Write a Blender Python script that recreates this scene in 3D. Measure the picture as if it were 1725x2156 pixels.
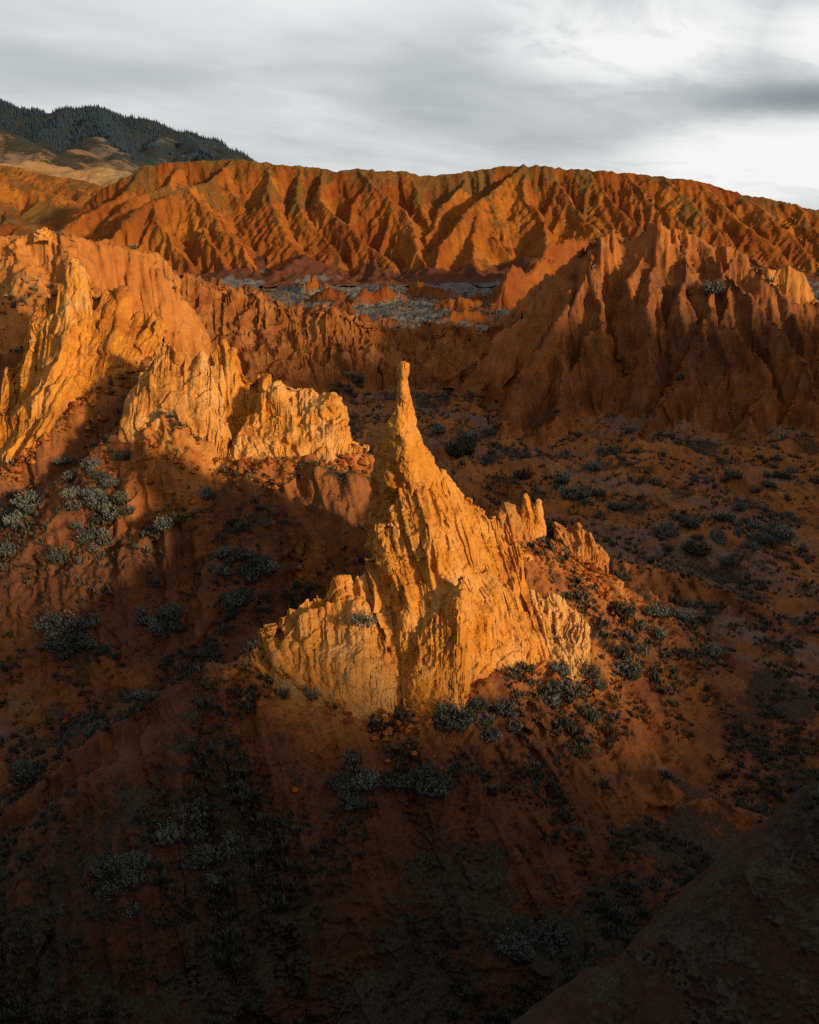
import bpy, math, random
import numpy as np
from mathutils import Vector

random.seed(7)
np.random.seed(7)
scene = bpy.context.scene
for o in list(bpy.data.objects):
    bpy.data.objects.remove(o)
COL = scene.collection

# ------------------------------------------------------------------ camera
PITCH = math.atan(658 / 1867)
cam_d = bpy.data.cameras.new('camera')
cam = bpy.data.objects.new('camera', cam_d)
COL.objects.link(cam)
cam_d.sensor_fit = 'VERTICAL'
cam_d.sensor_height = 24
cam_d.lens = 24 * 1867 / 2156
cam_d.clip_start = 0.5
cam_d.clip_end = 20000
cam.location = (0, 0, 0)
cam.rotation_euler = (math.pi / 2 - PITCH, 0, 0)
scene.camera = cam

# ------------------------------------------------------------------ light
SUN_AZ = math.radians(50)      # to the right of straight behind the camera
SUN_EL = math.radians(13)
sdir = Vector((math.sin(SUN_AZ) * math.cos(SUN_EL), -math.cos(SUN_AZ) * math.cos(SUN_EL), math.sin(SUN_EL)))
sun_d = bpy.data.lights.new('sun', 'SUN')
sun_d.energy = 5.0
sun_d.angle = math.radians(3.5)
sun_d.color = (1.0, 0.70, 0.38)
sun = bpy.data.objects.new('sun', sun_d)
COL.objects.link(sun)
sun.rotation_euler = sdir.to_track_quat('Z', 'Y').to_euler()

vs = scene.view_settings
vs.view_transform = 'Standard'
vs.look = 'None'
vs.exposure = 0.0
vs.gamma = 1.0
vs.use_curve_mapping = False
try:
    scene.cycles.max_bounces = 4
    scene.cycles.diffuse_bounces = 2
    scene.cycles.glossy_bounces = 1
    scene.cycles.sample_clamp_direct = 3.0
    scene.cycles.sample_clamp_indirect = 1.0
    scene.cycles.use_denoising = False
except Exception:
    pass


class N:
    """small node-tree helper"""
    def __init__(s, nt):
        s.nt = nt
        s.nt.nodes.clear()

    def add(s, typ, props=None, **ins):
        n = s.nt.nodes.new(typ)
        for k, v in (props or {}).items():
            setattr(n, k, v)
        for k, v in ins.items():
            key = int(k[1:]) if k[0] == 'i' and k[1:].isdigit() else k.replace('_', ' ')
            s.put(n.inputs[key], v)
        return n

    def put(s, sock, v):
        if isinstance(v, bpy.types.NodeSocket):
            s.nt.links.new(v, sock)
        elif isinstance(v, bpy.types.Node):
            s.nt.links.new(v.outputs[0], sock)
        elif v is not None:
            if isinstance(v, (tuple, list)) and len(v) == 3 and sock.type == 'RGBA':
                v = (*v, 1)
            sock.default_value = v

    def math(s, op, a, b=None, c=None, clamp=False):
        n = s.nt.nodes.new('ShaderNodeMath')
        n.operation = op
        n.use_clamp = clamp
        s.put(n.inputs[0], a)
        if b is not None:
            s.put(n.inputs[1], b)
        if c is not None:
            s.put(n.inputs[2], c)
        return n.outputs[0]

    def vmath(s, op, a, b=None):
        n = s.nt.nodes.new('ShaderNodeVectorMath')
        n.operation = op
        s.put(n.inputs[0], a)
        if b is not None:
            s.put(n.inputs[1], b)
        return n.outputs['Value'] if op in ('DOT_PRODUCT', 'LENGTH') else n.outputs[0]

    def mix(s, f, a, b, blend='MIX'):
        n = s.nt.nodes.new('ShaderNodeMix')
        n.data_type = 'RGBA'
        n.blend_type = blend
        s.put(n.inputs[0], f)
        s.put(n.inputs[6], a)
        s.put(n.inputs[7], b)
        return n.outputs[2]

    def noise(s, vec, scale, detail=4, rough=0.55, dist=0.0):
        n = s.add('ShaderNodeTexNoise', Vector=vec, Scale=scale, Detail=detail, Roughness=rough, Distortion=dist)
        return n.outputs['Fac']

    def ramp(s, v, stops, interp='LINEAR'):
        n = s.nt.nodes.new('ShaderNodeValToRGB')
        n.color_ramp.interpolation = interp
        els = n.color_ramp.elements
        while len(els) < len(stops):
            els.new(0.5)
        for e, (p, c) in zip(els, stops):
            e.position = p
            e.color = (*c, 1) if len(c) == 3 else c
        s.put(n.inputs[0], v)
        return n.outputs[0]

    def mapr(s, v, a, b, c=0.0, d=1.0, smooth=True):
        n = s.nt.nodes.new('ShaderNodeMapRange')
        n.interpolation_type = 'SMOOTHSTEP' if smooth else 'LINEAR'
        for i, q in enumerate((v, a, b, c, d)):
            s.put(n.inputs[i], q)
        return n.outputs[0]


# ------------------------------------------------------------------ sky
world = bpy.data.worlds.new('World')
scene.world = world
world.use_nodes = True
w = N(world.node_tree)
tc = w.add('ShaderNodeTexCoord').outputs['Generated']
sky = w.add('ShaderNodeTexSky', {'sky_type': 'NISHITA', 'sun_disc': False, 'sun_elevation': SUN_EL,
                                 'sun_rotation': math.pi - SUN_AZ})
sep = w.add('ShaderNodeSeparateXYZ', Vector=tc)
X, Y, Z = sep.outputs
zc = w.math('MAXIMUM', Z, 0.0)
den = w.math('ADD', zc, 0.13)
cu = w.math('DIVIDE', X, den)
cv = w.math('DIVIDE', Y, den)
cvec = w.vmath('MULTIPLY', w.add('ShaderNodeVectorRotate', {'rotation_type': 'Z_AXIS'}, Vector=w.add('ShaderNodeCombineXYZ', X=cu, Y=cv, Z=0.0).outputs[0], Angle=0.6).outputs[0], (2.0, 1.2, 1.0))
n1 = w.noise(cvec, 0.40, 4, 0.5, 0.5)
n2 = w.noise(cvec, 1.5, 7, 0.6, 0.5)
clump = w.math('ADD', w.math('MULTIPLY', n1, 0.75), w.math('MULTIPLY', n2, 0.25))


def blob(az, el, r, ry=None):
    """soft cloud opening round a direction (azimuth right of north, elevation)"""
    a, e = math.radians(az), math.radians(el)
    ry = ry or r
    dx = w.math('DIVIDE', w.math('SUBTRACT', w.math('ARCTAN2', X, Y), a), math.radians(r))
    dz = w.math('DIVIDE', w.math('SUBTRACT', w.math('ARCSINE', Z), e), math.radians(ry))
    d2 = w.math('ADD', w.math('MULTIPLY', dx, dx), w.math('MULTIPLY', dz, dz))
    return w.math('EXPONENT', w.math('MULTIPLY', d2, -1.0))


opening = w.math('MAXIMUM', w.math('MULTIPLY', blob(12.5, 8.5, 6, 2.2), 1.0), blob(24, 2.0, 8, 1.5))
opening = w.math('MAXIMUM', opening, w.math('MULTIPLY', blob(23, 8.2, 3.5, 1.6), 0.7))
opening = w.math('MAXIMUM', opening, w.math('MULTIPLY', blob(27, 9, 5, 1.4), 0.55))
lum = w.math('ADD', w.math('MULTIPLY', w.math('SUBTRACT', clump, 0.5), 0.9), 0.63)
lum = w.math('ADD', lum, w.math('MULTIPLY', opening, w.mapr(n2, 0.3, 0.62, 0.25, 0.75)))
lum = w.math('ADD', lum, w.math('MULTIPLY', blob(-2, 11, 14, 2.0), 0.14))
lum = w.math('ADD', lum, w.math('MULTIPLY', blob(0, 0.8, 26, 1.6), 0.06))
lum = w.math('SUBTRACT', lum, w.math('MULTIPLY', blob(3, 6.0, 12, 2.2), 0.17))
lum = w.math('SUBTRACT', lum, w.math('MULTIPLY', blob(22, 5.2, 5.0, 0.85), 0.55))
lum = w.math('SUBTRACT', lum, w.math('MULTIPLY', blob(9, 3.2, 4, 0.7), 0.12))
lum = w.math('ADD', lum, w.math('MULTIPLY', blob(23, 2.6, 7, 1.4), 0.3))
cloud = w.ramp(lum, [(0.0, (0.27, 0.30, 0.32)), (0.3, (0.40, 0.435, 0.455)), (0.55, (0.58, 0.61, 0.625)),
                     (0.8, (0.86, 0.875, 0.88)), (1.0, (1.0, 1.0, 1.0))])
sdot = w.math('MAXIMUM', w.vmath('DOT_PRODUCT', tc, tuple(sdir)), 0.0)
glow = w.math('MULTIPLY', w.math('POWER', sdot, 4.0), 1.0)
over = w.mapr(Z, 0.2, 0.62, 1.0, 0.38)
cloud = w.mix(1.0, cloud, w.add('ShaderNodeCombineXYZ', X=over, Y=over, Z=over).outputs[0], 'MULTIPLY')
cloud = w.mix(glow, cloud, (1.0, 0.62, 0.34), 'ADD')
bg1 = w.add('ShaderNodeBackground', Color=sky.outputs[0], Strength=0.05)
bg2 = w.add('ShaderNodeBackground', Color=cloud, Strength=0.97)
mixs = w.add('ShaderNodeMixShader', i0=0.94, i1=bg1.outputs[0], i2=bg2.outputs[0])
w.add('ShaderNodeOutputWorld', Surface=mixs.outputs[0])

# ------------------------------------------------------------------ numpy noise
_rs = np.random.RandomState(3)
_perm = _rs.permutation(256).astype(np.int32)
_perm = np.concatenate([_perm, _perm, _perm])
_g3 = _rs.normal(size=(256, 3)).astype(np.float32)
_g3 /= np.linalg.norm(_g3, axis=1)[:, None]
_ga = _rs.rand(256) * 2 * math.pi
_g2 = np.stack([np.cos(_ga), np.sin(_ga)], 1).astype(np.float32)
_rv = _rs.rand(256, 3).astype(np.float32)


def _fade(t):
    return t * t * t * (t * (t * 6 - 15) + 10)


def noise2(x, y, seed=0):
    x = np.asarray(x, np.float32) + seed * 17.13
    y = np.asarray(y, np.float32) - seed * 9.71
    xi = np.floor(x).astype(np.int32)
    yi = np.floor(y).astype(np.int32)
    xf = x - xi
    yf = y - yi
    xi &= 255
    yi &= 255
    u, v = _fade(xf), _fade(yf)

    def g(ix, iy, dx, dy):
        h = _perm[_perm[ix & 255] + (iy & 255)]
        return _g2[h, 0] * dx + _g2[h, 1] * dy
    a = g(xi, yi, xf, yf)
    b = g(xi + 1, yi, xf - 1, yf)
    c = g(xi, yi + 1, xf, yf - 1)
    d = g(xi + 1, yi + 1, xf - 1, yf - 1)
    return (a + u * (b - a) + v * ((c + u * (d - c)) - (a + u * (b - a)))) * 1.5


def noise3(x, y, z, seed=0):
    x = np.asarray(x, np.float32) + seed * 13.37
    y = np.asarray(y, np.float32) - seed * 7.77
    z = np.asarray(z, np.float32) + seed * 3.31
    xi = np.floor(x).astype(np.int32)
    yi = np.floor(y).astype(np.int32)
    zi = np.floor(z).astype(np.int32)
    xf, yf, zf = x - xi, y - yi, z - zi
    u, v, t = _fade(xf), _fade(yf), _fade(zf)
    out = 0
    for dx in (0, 1):
        wx = u if dx else 1 - u
        for dy in (0, 1):
            wy = v if dy else 1 - v
            for dz in (0, 1):
                wz = t if dz else 1 - t
                h = _perm[_perm[_perm[(xi + dx) & 255] + ((yi + dy) & 255)] + ((zi + dz) & 255)]
                out = out + wx * wy * wz * (_g3[h, 0] * (xf - dx) + _g3[h, 1] * (yf - dy) + _g3[h, 2] * (zf - dz))
    return out * 1.6


def fbm2(x, y, octs=4, gain=0.5, lac=2.03, seed=0):
    s, a = 0, 1.0
    for i in range(octs):
        s = s + a * noise2(x, y, seed + i)
        x, y, a = x * lac, y * lac, a * gain
    return s


def fbm3(x, y, z, octs=4, gain=0.5, lac=2.03, seed=0):
    s, a = 0, 1.0
    for i in range(octs):
        s = s + a * noise3(x, y, z, seed + i)
        x, y, z, a = x * lac, y * lac, z * lac, a * gain
    return s


def cell3(x, y, z, seed=0):
    """cellular noise: F1 and F2-F1"""
    x = np.asarray(x, np.float32) + seed * 5.1
    y = np.asarray(y, np.float32) + seed * 2.3
    z = np.asarray(z, np.float32) + seed * 8.9
    xi = np.floor(x).astype(np.int32)
    yi = np.floor(y).astype(np.int32)
    zi = np.floor(z).astype(np.int32)
    f1 = np.full(x.shape, 9.0, np.float32)
    f2 = np.full(x.shape, 9.0, np.float32)
    for dx in (-1, 0, 1):
        for dy in (-1, 0, 1):
            for dz in (-1, 0, 1):
                cx, cy, cz = xi + dx, yi + dy, zi + dz
                h = _perm[_perm[_perm[cx & 255] + (cy & 255)] + (cz & 255)]
                r = _rv[h]
                d = (cx + r[..., 0] - x) ** 2 + (cy + r[..., 1] - y) ** 2 + (cz + r[..., 2] - z) ** 2
                nf1 = np.minimum(f1, d)
                f2 = np.minimum(np.maximum(f1, d), f2)
                f1 = nf1
    return np.sqrt(f1), np.sqrt(f2) - np.sqrt(f1)


def sstep(a, b, x):
    t = np.clip((x - a) / (b - a), 0, 1)
    return t * t * (3 - 2 * t)


def smax(a, b, k):
    h = np.clip(0.5 + 0.5 * (a - b) / k, 0, 1)
    return b + (a - b) * h + k * h * (1 - h)


# ------------------------------------------------------------------ photo bearing + distance -> place
F, CX, CY = 1867.0, 862.5, 1078.0
SP, CP = math.sin(PITCH), math.cos(PITCH)


def P(x, y, d):
    u, v = x - CX, y - CY
    dy = F * CP - v * SP
    dz = -F * SP - v * CP
    return (u / dy * d, d, dz / dy * d)


def jagged(s, amp, lam, sd):
    return amp * (fbm2(s / lam, s * 0 + sd, 4, 0.62, seed=sd) + 0.35)


class Ridge:
    """a crest line falling away on both sides (left and right of its direction)"""
    def __init__(s, pts, L=((1.2, 99),), R=((1.2, 99),), r=0.5, rill=(0.0, 4.0), group='valley_floor', drop=0.0, tone=0.5, fade=3.0):
        s.p = np.array([P(*q) if len(q) == 3 else q[:3] for q in pts], np.float64)
        s.p[:, 2] -= drop
        s.L, s.R, s.r, s.rill, s.group, s.tone, s.fade = L, R, r, rill, group, tone, fade

    @staticmethod
    def prof(d, segs):
        out = np.zeros_like(d)
        w0 = 0.0
        for k, wd in segs:
            out += k * np.clip(d - w0, 0, wd)
            w0 += wd
        return out

    def reach(s, zmin):
        h = s.p[:, 2].max() - zmin + 2
        m = 0
        for segs in (s.L, s.R):
            left, dist = h, 0
            for k, wd in segs:
                if left <= k * wd:
                    dist += left / k
                    left = 0
                    break
                left -= k * wd
                dist += wd
            m = max(m, dist)
        return m + s.r * 2 + abs(s.rill[0]) * 2

    def eval(s, x, y):
        """height on the points given"""
        best = np.full(x.shape, 1e9)
        h = np.full(x.shape, -1e3)
        ss = np.zeros_like(x)
        dd = np.zeros_like(x)
        zz = np.zeros_like(x)
        side = np.zeros_like(x)
        acc = 0.0
        for a, b in zip(s.p[:-1], s.p[1:]):
            ex, ey = b[0] - a[0], b[1] - a[1]
            l2 = ex * ex + ey * ey + 1e-9
            ln = math.sqrt(l2)
            t = np.clip(((x - a[0]) * ex + (y - a[1]) * ey) / l2, 0, 1)
            qx, qy = x - a[0] - t * ex, y - a[1] - t * ey
            d = np.sqrt(qx * qx + qy * qy)
            sd = (ex * qy - ey * qx) / ln            # >0 is left
            tr = ((x - a[0]) * ex + (y - a[1]) * ey) / l2
            end = ((tr > 1) if b is s.p[-1] or (b == s.p[-1]).all() else False) | ((tr < 0) if (a == s.p[0]).all() else False)
            z = a[2] + t * (b[2] - a[2])
            hl = z - s.prof(np.sqrt(d * d + s.r ** 2) - s.r, s.L)
            hr = z - s.prof(np.sqrt(d * d + s.r ** 2) - s.r, s.R)
            wl = sstep(-0.5, 0.5, sd / (d + 0.3 + s.r))
            hh = hr + (hl - hr) * wl
            hh = np.where(end, np.minimum(hl, hr), hh)
            if s.L[0][0] < 0.4:
                m = d < best
                best = np.where(m, d, best)
            else:
                m = hh > h
            h = np.where(m, hh, h)
            ss = np.where(m, acc + t * ln, ss)
            dd = np.where(m, d, dd)
            zz = np.where(m, z, zz)
            side = np.where(m, sd, side)
            acc += ln
        if s.group in ('butte', 'mesa', 'basin_mounds') and len(s.p) > 2:
            h = h + (0.25 + jagged(ss, 0.32, 3.0, 3)) * sstep(3.0, 0.2, dd)
        A, lam = s.rill
        if A:
            sg = np.where(side > 0, 31.7, 0.0)
            wob = noise2(ss / lam * 0.5 + 5, dd / lam * 0.35 + sg) * 0.9
            q1 = noise2(ss / lam + wob + sg, dd / lam * 0.13 + sg, 1)
            q2 = noise2(ss / lam * 2.3 + wob * 1.5, dd / lam * 0.3 + sg, 2)
            f = sstep(0.0, s.fade, dd)
            q3 = noise2(ss / lam * 5.1 + wob * 2, dd / lam * 0.5 + sg, 3)
            A = A * (1.4 if s.group in ('spire_hill', 'left_spur') else 1.0)
            h = h + A * f * ((0.42 - np.abs(q1) * 1.9) + 0.45 * (0.4 - np.abs(q2) * 1.9) + 0.2 * (0.4 - np.abs(q3) * 1.9))
        return h


RIDGES = []


def ridge(*a, **k):
    r = Ridge(*a, **k)
    RIDGES.append(r)
    return r


def terrain(x, y, ridges, floor, zmin):
    """x, y flat arrays -> height, group index, second height"""
    h = floor.copy()
    g = np.zeros(x.shape, np.int16)
    tone = np.zeros(x.shape, np.float32)
    for i, r in enumerate(ridges):
        rc = r.reach(zmin)
        lo, hi = r.p.min(0), r.p.max(0)
        m = np.nonzero((x > lo[0] - rc) & (x < hi[0] + rc) & (y > lo[1] - rc) & (y < hi[1] + rc))[0]
        if not len(m):
            continue
        hh = r.eval(x[m], y[m])
        cur = h[m]
        up = hh > cur
        new = smax(hh, cur, 0.5 if r.p[0, 1] < 70 else 0.9)
        g[m[up]] = r.gi
        tone[m[up]] = r.tone
        h[m] = new
    return h, g, tone


def warp(x, y, A=1.0, lam=12.0, seed=0):
    wx = fbm2(x / lam, y / lam, 3, seed=40 + seed) * A
    wy = fbm2(x / lam + 9.3, y / lam - 4.1, 3, seed=50 + seed) * A
    return x + wx, y + wy


def fan(hfun, y0, y1, nrow, cols, coarse=10, ns=2200, wmin=0.35):
    """grid whose rows crowd where the ground is steep towards the valley viewer"""
    cc = cols[::coarse]
    ys = np.exp(np.linspace(math.log(y0), math.log(y1), ns))
    Yg, A = np.meshgrid(ys, cc, indexing='ij')
    H = hfun((A * Yg).ravel(), Yg.ravel())[0].reshape(Yg.shape)
    ang = H / Yg
    d3 = np.sqrt(np.diff(ang, axis=0) ** 2 + (np.diff(np.log(Yg), axis=0) * 0.10) ** 2)
    run = np.maximum.accumulate(ang, axis=0)
    vis = (ang[1:] >= run[1:] - 0.012)
    wt = d3 * np.where(vis, 1.0, 0.12) + wmin * np.abs(np.log(y1 / y0)) / ns * 0.06
    k = 9
    pad = np.pad(wt, ((0, 0), (k, k)), mode='edge')
    ker = np.hanning(2 * k + 3)[1:-1]
    ker /= ker.sum()
    wt = sum(pad[:, i:i + wt.shape[1]] * ker[i] for i in range(2 * k + 1))
    kr = np.hanning(41)
    kr /= kr.sum()
    padr = np.pad(wt, ((20, 20), (0, 0)), mode='edge')
    wt = np.stack([np.convolve(padr[:, j], kr, mode='valid') for j in range(wt.shape[1])], 1)
    cum = np.vstack([np.zeros((1, wt.shape[1])), np.cumsum(wt, axis=0)])
    cum /= cum[-1:]
    tt = np.linspace(0, 1, nrow)
    R = np.stack([np.interp(tt, cum[:, j], ys) for j in range(wt.shape[1])], 1)
    full = np.stack([np.interp(cols, cc, R[i]) for i in range(nrow)], 0)
    return full * cols[None, :], full


def mesh_grid(nr, nc):
    i = np.arange(nr * nc).reshape(nr, nc)
    a, b, c, d = i[:-1, :-1], i[:-1, 1:], i[1:, 1:], i[1:, :-1]
    return np.stack([a, b, c, d], -1).reshape(-1, 4)


def make_mesh(name, verts, quads, attrs=None, smooth=True):
    me = bpy.data.meshes.new(name)
    nv, nf, k = len(verts), len(quads), quads.shape[1]
    me.vertices.add(nv)
    me.vertices.foreach_set('co', np.ascontiguousarray(verts, np.float32).ravel())
    me.loops.add(nf * k)
    me.loops.foreach_set('vertex_index', np.ascontiguousarray(quads, np.int32).ravel())
    me.polygons.add(nf)
    me.polygons.foreach_set('loop_start', np.arange(0, nf * k, k, dtype=np.int32))
    me.polygons.foreach_set('loop_total', np.full(nf, k, np.int32))
    me.polygons.foreach_set('use_smooth', np.full(nf, smooth))
    for an, av in (attrs or {}).items():
        at = me.attributes.new(an, 'FLOAT', 'POINT')
        at.data.foreach_set('value', np.ascontiguousarray(av, np.float32).ravel())
    me.update(calc_edges=True)
    me.validate()
    return me


def link(name, me, mat=None, parent=None, label=None, cat=None, group=None, kind=None):
    o = bpy.data.objects.new(name, me)
    COL.objects.link(o)
    if mat is not None and me is not None and not me.materials:
        me.materials.append(mat)
    if parent is not None:
        o.parent = parent
    for k, v in (('label', label), ('category', cat), ('group', group), ('kind', kind)):
        if v:
            o[k] = v
    return o


def sub_mesh(verts, quads, attrs, keep):
    q = quads[keep]
    used, inv = np.unique(q, return_inverse=True)
    return verts[used], inv.reshape(q.shape), {k: v[used] for k, v in attrs.items()}


# ------------------------------------------------------------------ materials
def earth(name, stops, vegcol, scale=1.0, bump=0.5, vegcol2=None, soilvar=1.0, vegscale=2.2):
    m = bpy.data.materials.new(name)
    m.use_nodes = True
    t = N(m.node_tree)
    pos = t.add('ShaderNodeNewGeometry').outputs['Position']
    tone = t.add('ShaderNodeAttribute', {'attribute_name': 'tone'}).outputs['Fac']
    veg = t.add('ShaderNodeAttribute', {'attribute_name': 'veg'}).outputs['Fac']
    big = t.noise(pos, 0.12 * scale, 5, 0.6, 0.5)
    mid = t.noise(pos, 0.9 * scale, 6, 0.62)
    fine = t.noise(pos, 7.0 * scale, 5, 0.7)
    v = t.math('ADD', tone, t.math('MULTIPLY', t.math('SUBTRACT', big, 0.5), 0.7 * soilvar))
    v = t.math('ADD', v, t.math('MULTIPLY', t.math('SUBTRACT', mid, 0.5), 0.45 * soilvar))
    col = t.ramp(v, stops)
    gr = t.add('ShaderNodeAttribute', {'attribute_name': 'grey'}).outputs['Fac']
    col = t.mix(t.math('MULTIPLY', gr, t.mapr(mid, 0.35, 0.6, 0.35, 0.95)), col, (0.20, 0.135, 0.105))
    dark = t.mapr(fine, 0.3, 0.7, 0.72, 1.16, False)
    col = t.mix(1.0, col, t.add('ShaderNodeCombineXYZ', X=dark, Y=dark, Z=dark).outputs[0], 'MULTIPLY')
    vn = t.noise(pos, vegscale * scale, 5, 0.75)
    vm = t.math('ADD', t.math('MULTIPLY', veg, 1.3), t.math('SUBTRACT', vn, 0.95))
    vm = t.mapr(vm, -0.08, 0.12)
    vf = t.noise(pos, 9.0 * scale, 3, 0.8)
    vc = t.mix(t.mapr(vf, 0.35, 0.65), vegcol, vegcol2 or tuple(c * 1.7 for c in vegcol))
    col = t.mix(t.math('MULTIPLY', vm, 0.88), col, vc)
    h = t.math('ADD', t.math('MULTIPLY', fine, 0.35), t.math('MULTIPLY', mid, 1.2))
    h = t.math('ADD', h, t.math('MULTIPLY', t.math('MULTIPLY', vm, vf), 0.5))
    b = t.add('ShaderNodeBump', Strength=bump, Distance=0.22 / scale, Height=h)
    bs = t.add('ShaderNodeBsdfPrincipled', Base_Color=col, Roughness=0.95, Normal=b.outputs[0])
    bs.inputs['Specular IOR Level'].default_value = 0.12
    t.add('ShaderNodeOutputMaterial', Surface=bs.outputs[0])
    return m


def rock_mat(name, base, warmc, pale, scale=1.0, bump=0.7, stretch=0.25, crack=0.22):
    m = bpy.data.materials.new(name)
    m.use_nodes = True
    t = N(m.node_tree)
    pos = t.add('ShaderNodeNewGeometry').outputs['Position']
    tone = t.add('ShaderNodeAttribute', {'attribute_name': 'tone'}).outputs['Fac']
    sq = t.vmath('MULTIPLY', pos, (1.0, 1.0, stretch))
    big = t.noise(pos, 0.35 * scale, 5, 0.6, 0.8)
    streak = t.noise(sq, 2.6 * scale, 6, 0.65)
    mid = t.noise(pos, 2.2 * scale, 6, 0.65, 0.4)
    fine = t.noise(pos, 14 * scale, 5, 0.72)
    a = t.math('ADD', tone, t.math('MULTIPLY', t.math('SUBTRACT', big, 0.5), 1.1))
    a = t.math('ADD', a, t.math('MULTIPLY', t.math('SUBTRACT', mid, 0.5), 0.7))
    col = t.ramp(a, [(0.08, base), (0.45, warmc), (0.85, pale)])
    # iron stains run down the face
    st = t.mapr(streak, 0.52, 0.75)
    col = t.mix(t.math('MULTIPLY', st, 0.45), col, tuple(c * k for c, k in zip(warmc, (0.72, 0.55, 0.4))))
    dk = t.mapr(fine, 0.28, 0.72, 0.7, 1.18, False)
    col = t.mix(1.0, col, t.add('ShaderNodeCombineXYZ', X=dk, Y=dk, Z=dk).outputs[0], 'MULTIPLY')
    vor = t.add('ShaderNodeTexVoronoi', {'feature': 'DISTANCE_TO_EDGE'},
                Vector=t.vmath('ADD', sq, t.vmath('MULTIPLY', t.add('ShaderNodeTexNoise', Vector=pos, Scale=1.7 * scale, Detail=4.0).outputs['Color'], (0.9, 0.9, 0.9))),
                Scale=1.1 * scale).outputs['Distance']
    ck = t.mapr(vor, 0.0, 0.045)
    pit = t.add('ShaderNodeTexVoronoi', Vector=pos, Scale=6.5 * scale).outputs['Distance']
    pm = t.math('MULTIPLY', t.mapr(pit, 0.12, 0.35, 1.0, 0.0), t.mapr(t.noise(pos, 0.8 * scale, 3), 0.5, 0.62))
    h = t.math('ADD', t.math('MULTIPLY', mid, 1.3), t.math('MULTIPLY', fine, 0.42))
    h = t.math('ADD', h, t.math('MULTIPLY', streak, 0.6))
    h = t.math('ADD', h, t.math('MULTIPLY', ck, crack))
    h = t.math('SUBTRACT', h, t.math('MULTIPLY', pm, 1.1))
    b = t.add('ShaderNodeBump', Strength=bump, Distance=0.16 / scale, Height=h)
    bs = t.add('ShaderNodeBsdfPrincipled', Base_Color=col, Roughness=0.92, Normal=b.outputs[0])
    bs.inputs['Specular IOR Level'].default_value = 0.15
    t.add('ShaderNodeOutputMaterial', Surface=bs.outputs[0])
    return m


M_NEAR = earth('red_earth', [(0.0, (0.058, 0.031, 0.021)), (0.4, (0.150, 0.062, 0.031)), (0.7, (0.38, 0.140, 0.038)), (1.0, (0.56, 0.25, 0.06))],
               (0.030, 0.024, 0.016), 1.0, 0.85, (0.075, 0.068, 0.052), vegscale=2.8)
M_FAR = earth('red_badland', [(0.0, (0.11, 0.028, 0.009)), (0.4, (0.21, 0.060, 0.012)), (0.7, (0.35, 0.130, 0.020)), (1.0, (0.50, 0.25, 0.040))],
              (0.10, 0.055, 0.018), 0.3, 1.0, (0.20, 0.11, 0.030))
M_BASIN = earth('basin_soil', [(0.0, (0.10, 0.036, 0.019)), (0.5, (0.20, 0.068, 0.027)), (1.0, (0.29, 0.12, 0.048))],
                (0.085, 0.088, 0.085), 0.35, 0.8, (0.23, 0.24, 0.24), vegscale=1.2)
M_MTN = earth('forest_floor', [(0.0, (0.028, 0.044, 0.058)), (0.5, (0.10, 0.115, 0.125)), (0.8, (0.24, 0.13, 0.05)), (1.0, (0.40, 0.26, 0.12))],
              (0.012, 0.02, 0.02), 0.06, 0.6, (0.03, 0.04, 0.035))

# ------------------------------------------------------------------ the ridges (bearing x, y in the photograph and distance)
BUTTE_R = ((3.4, 4.2), (1.9, 5), (0.7, 99))
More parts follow.
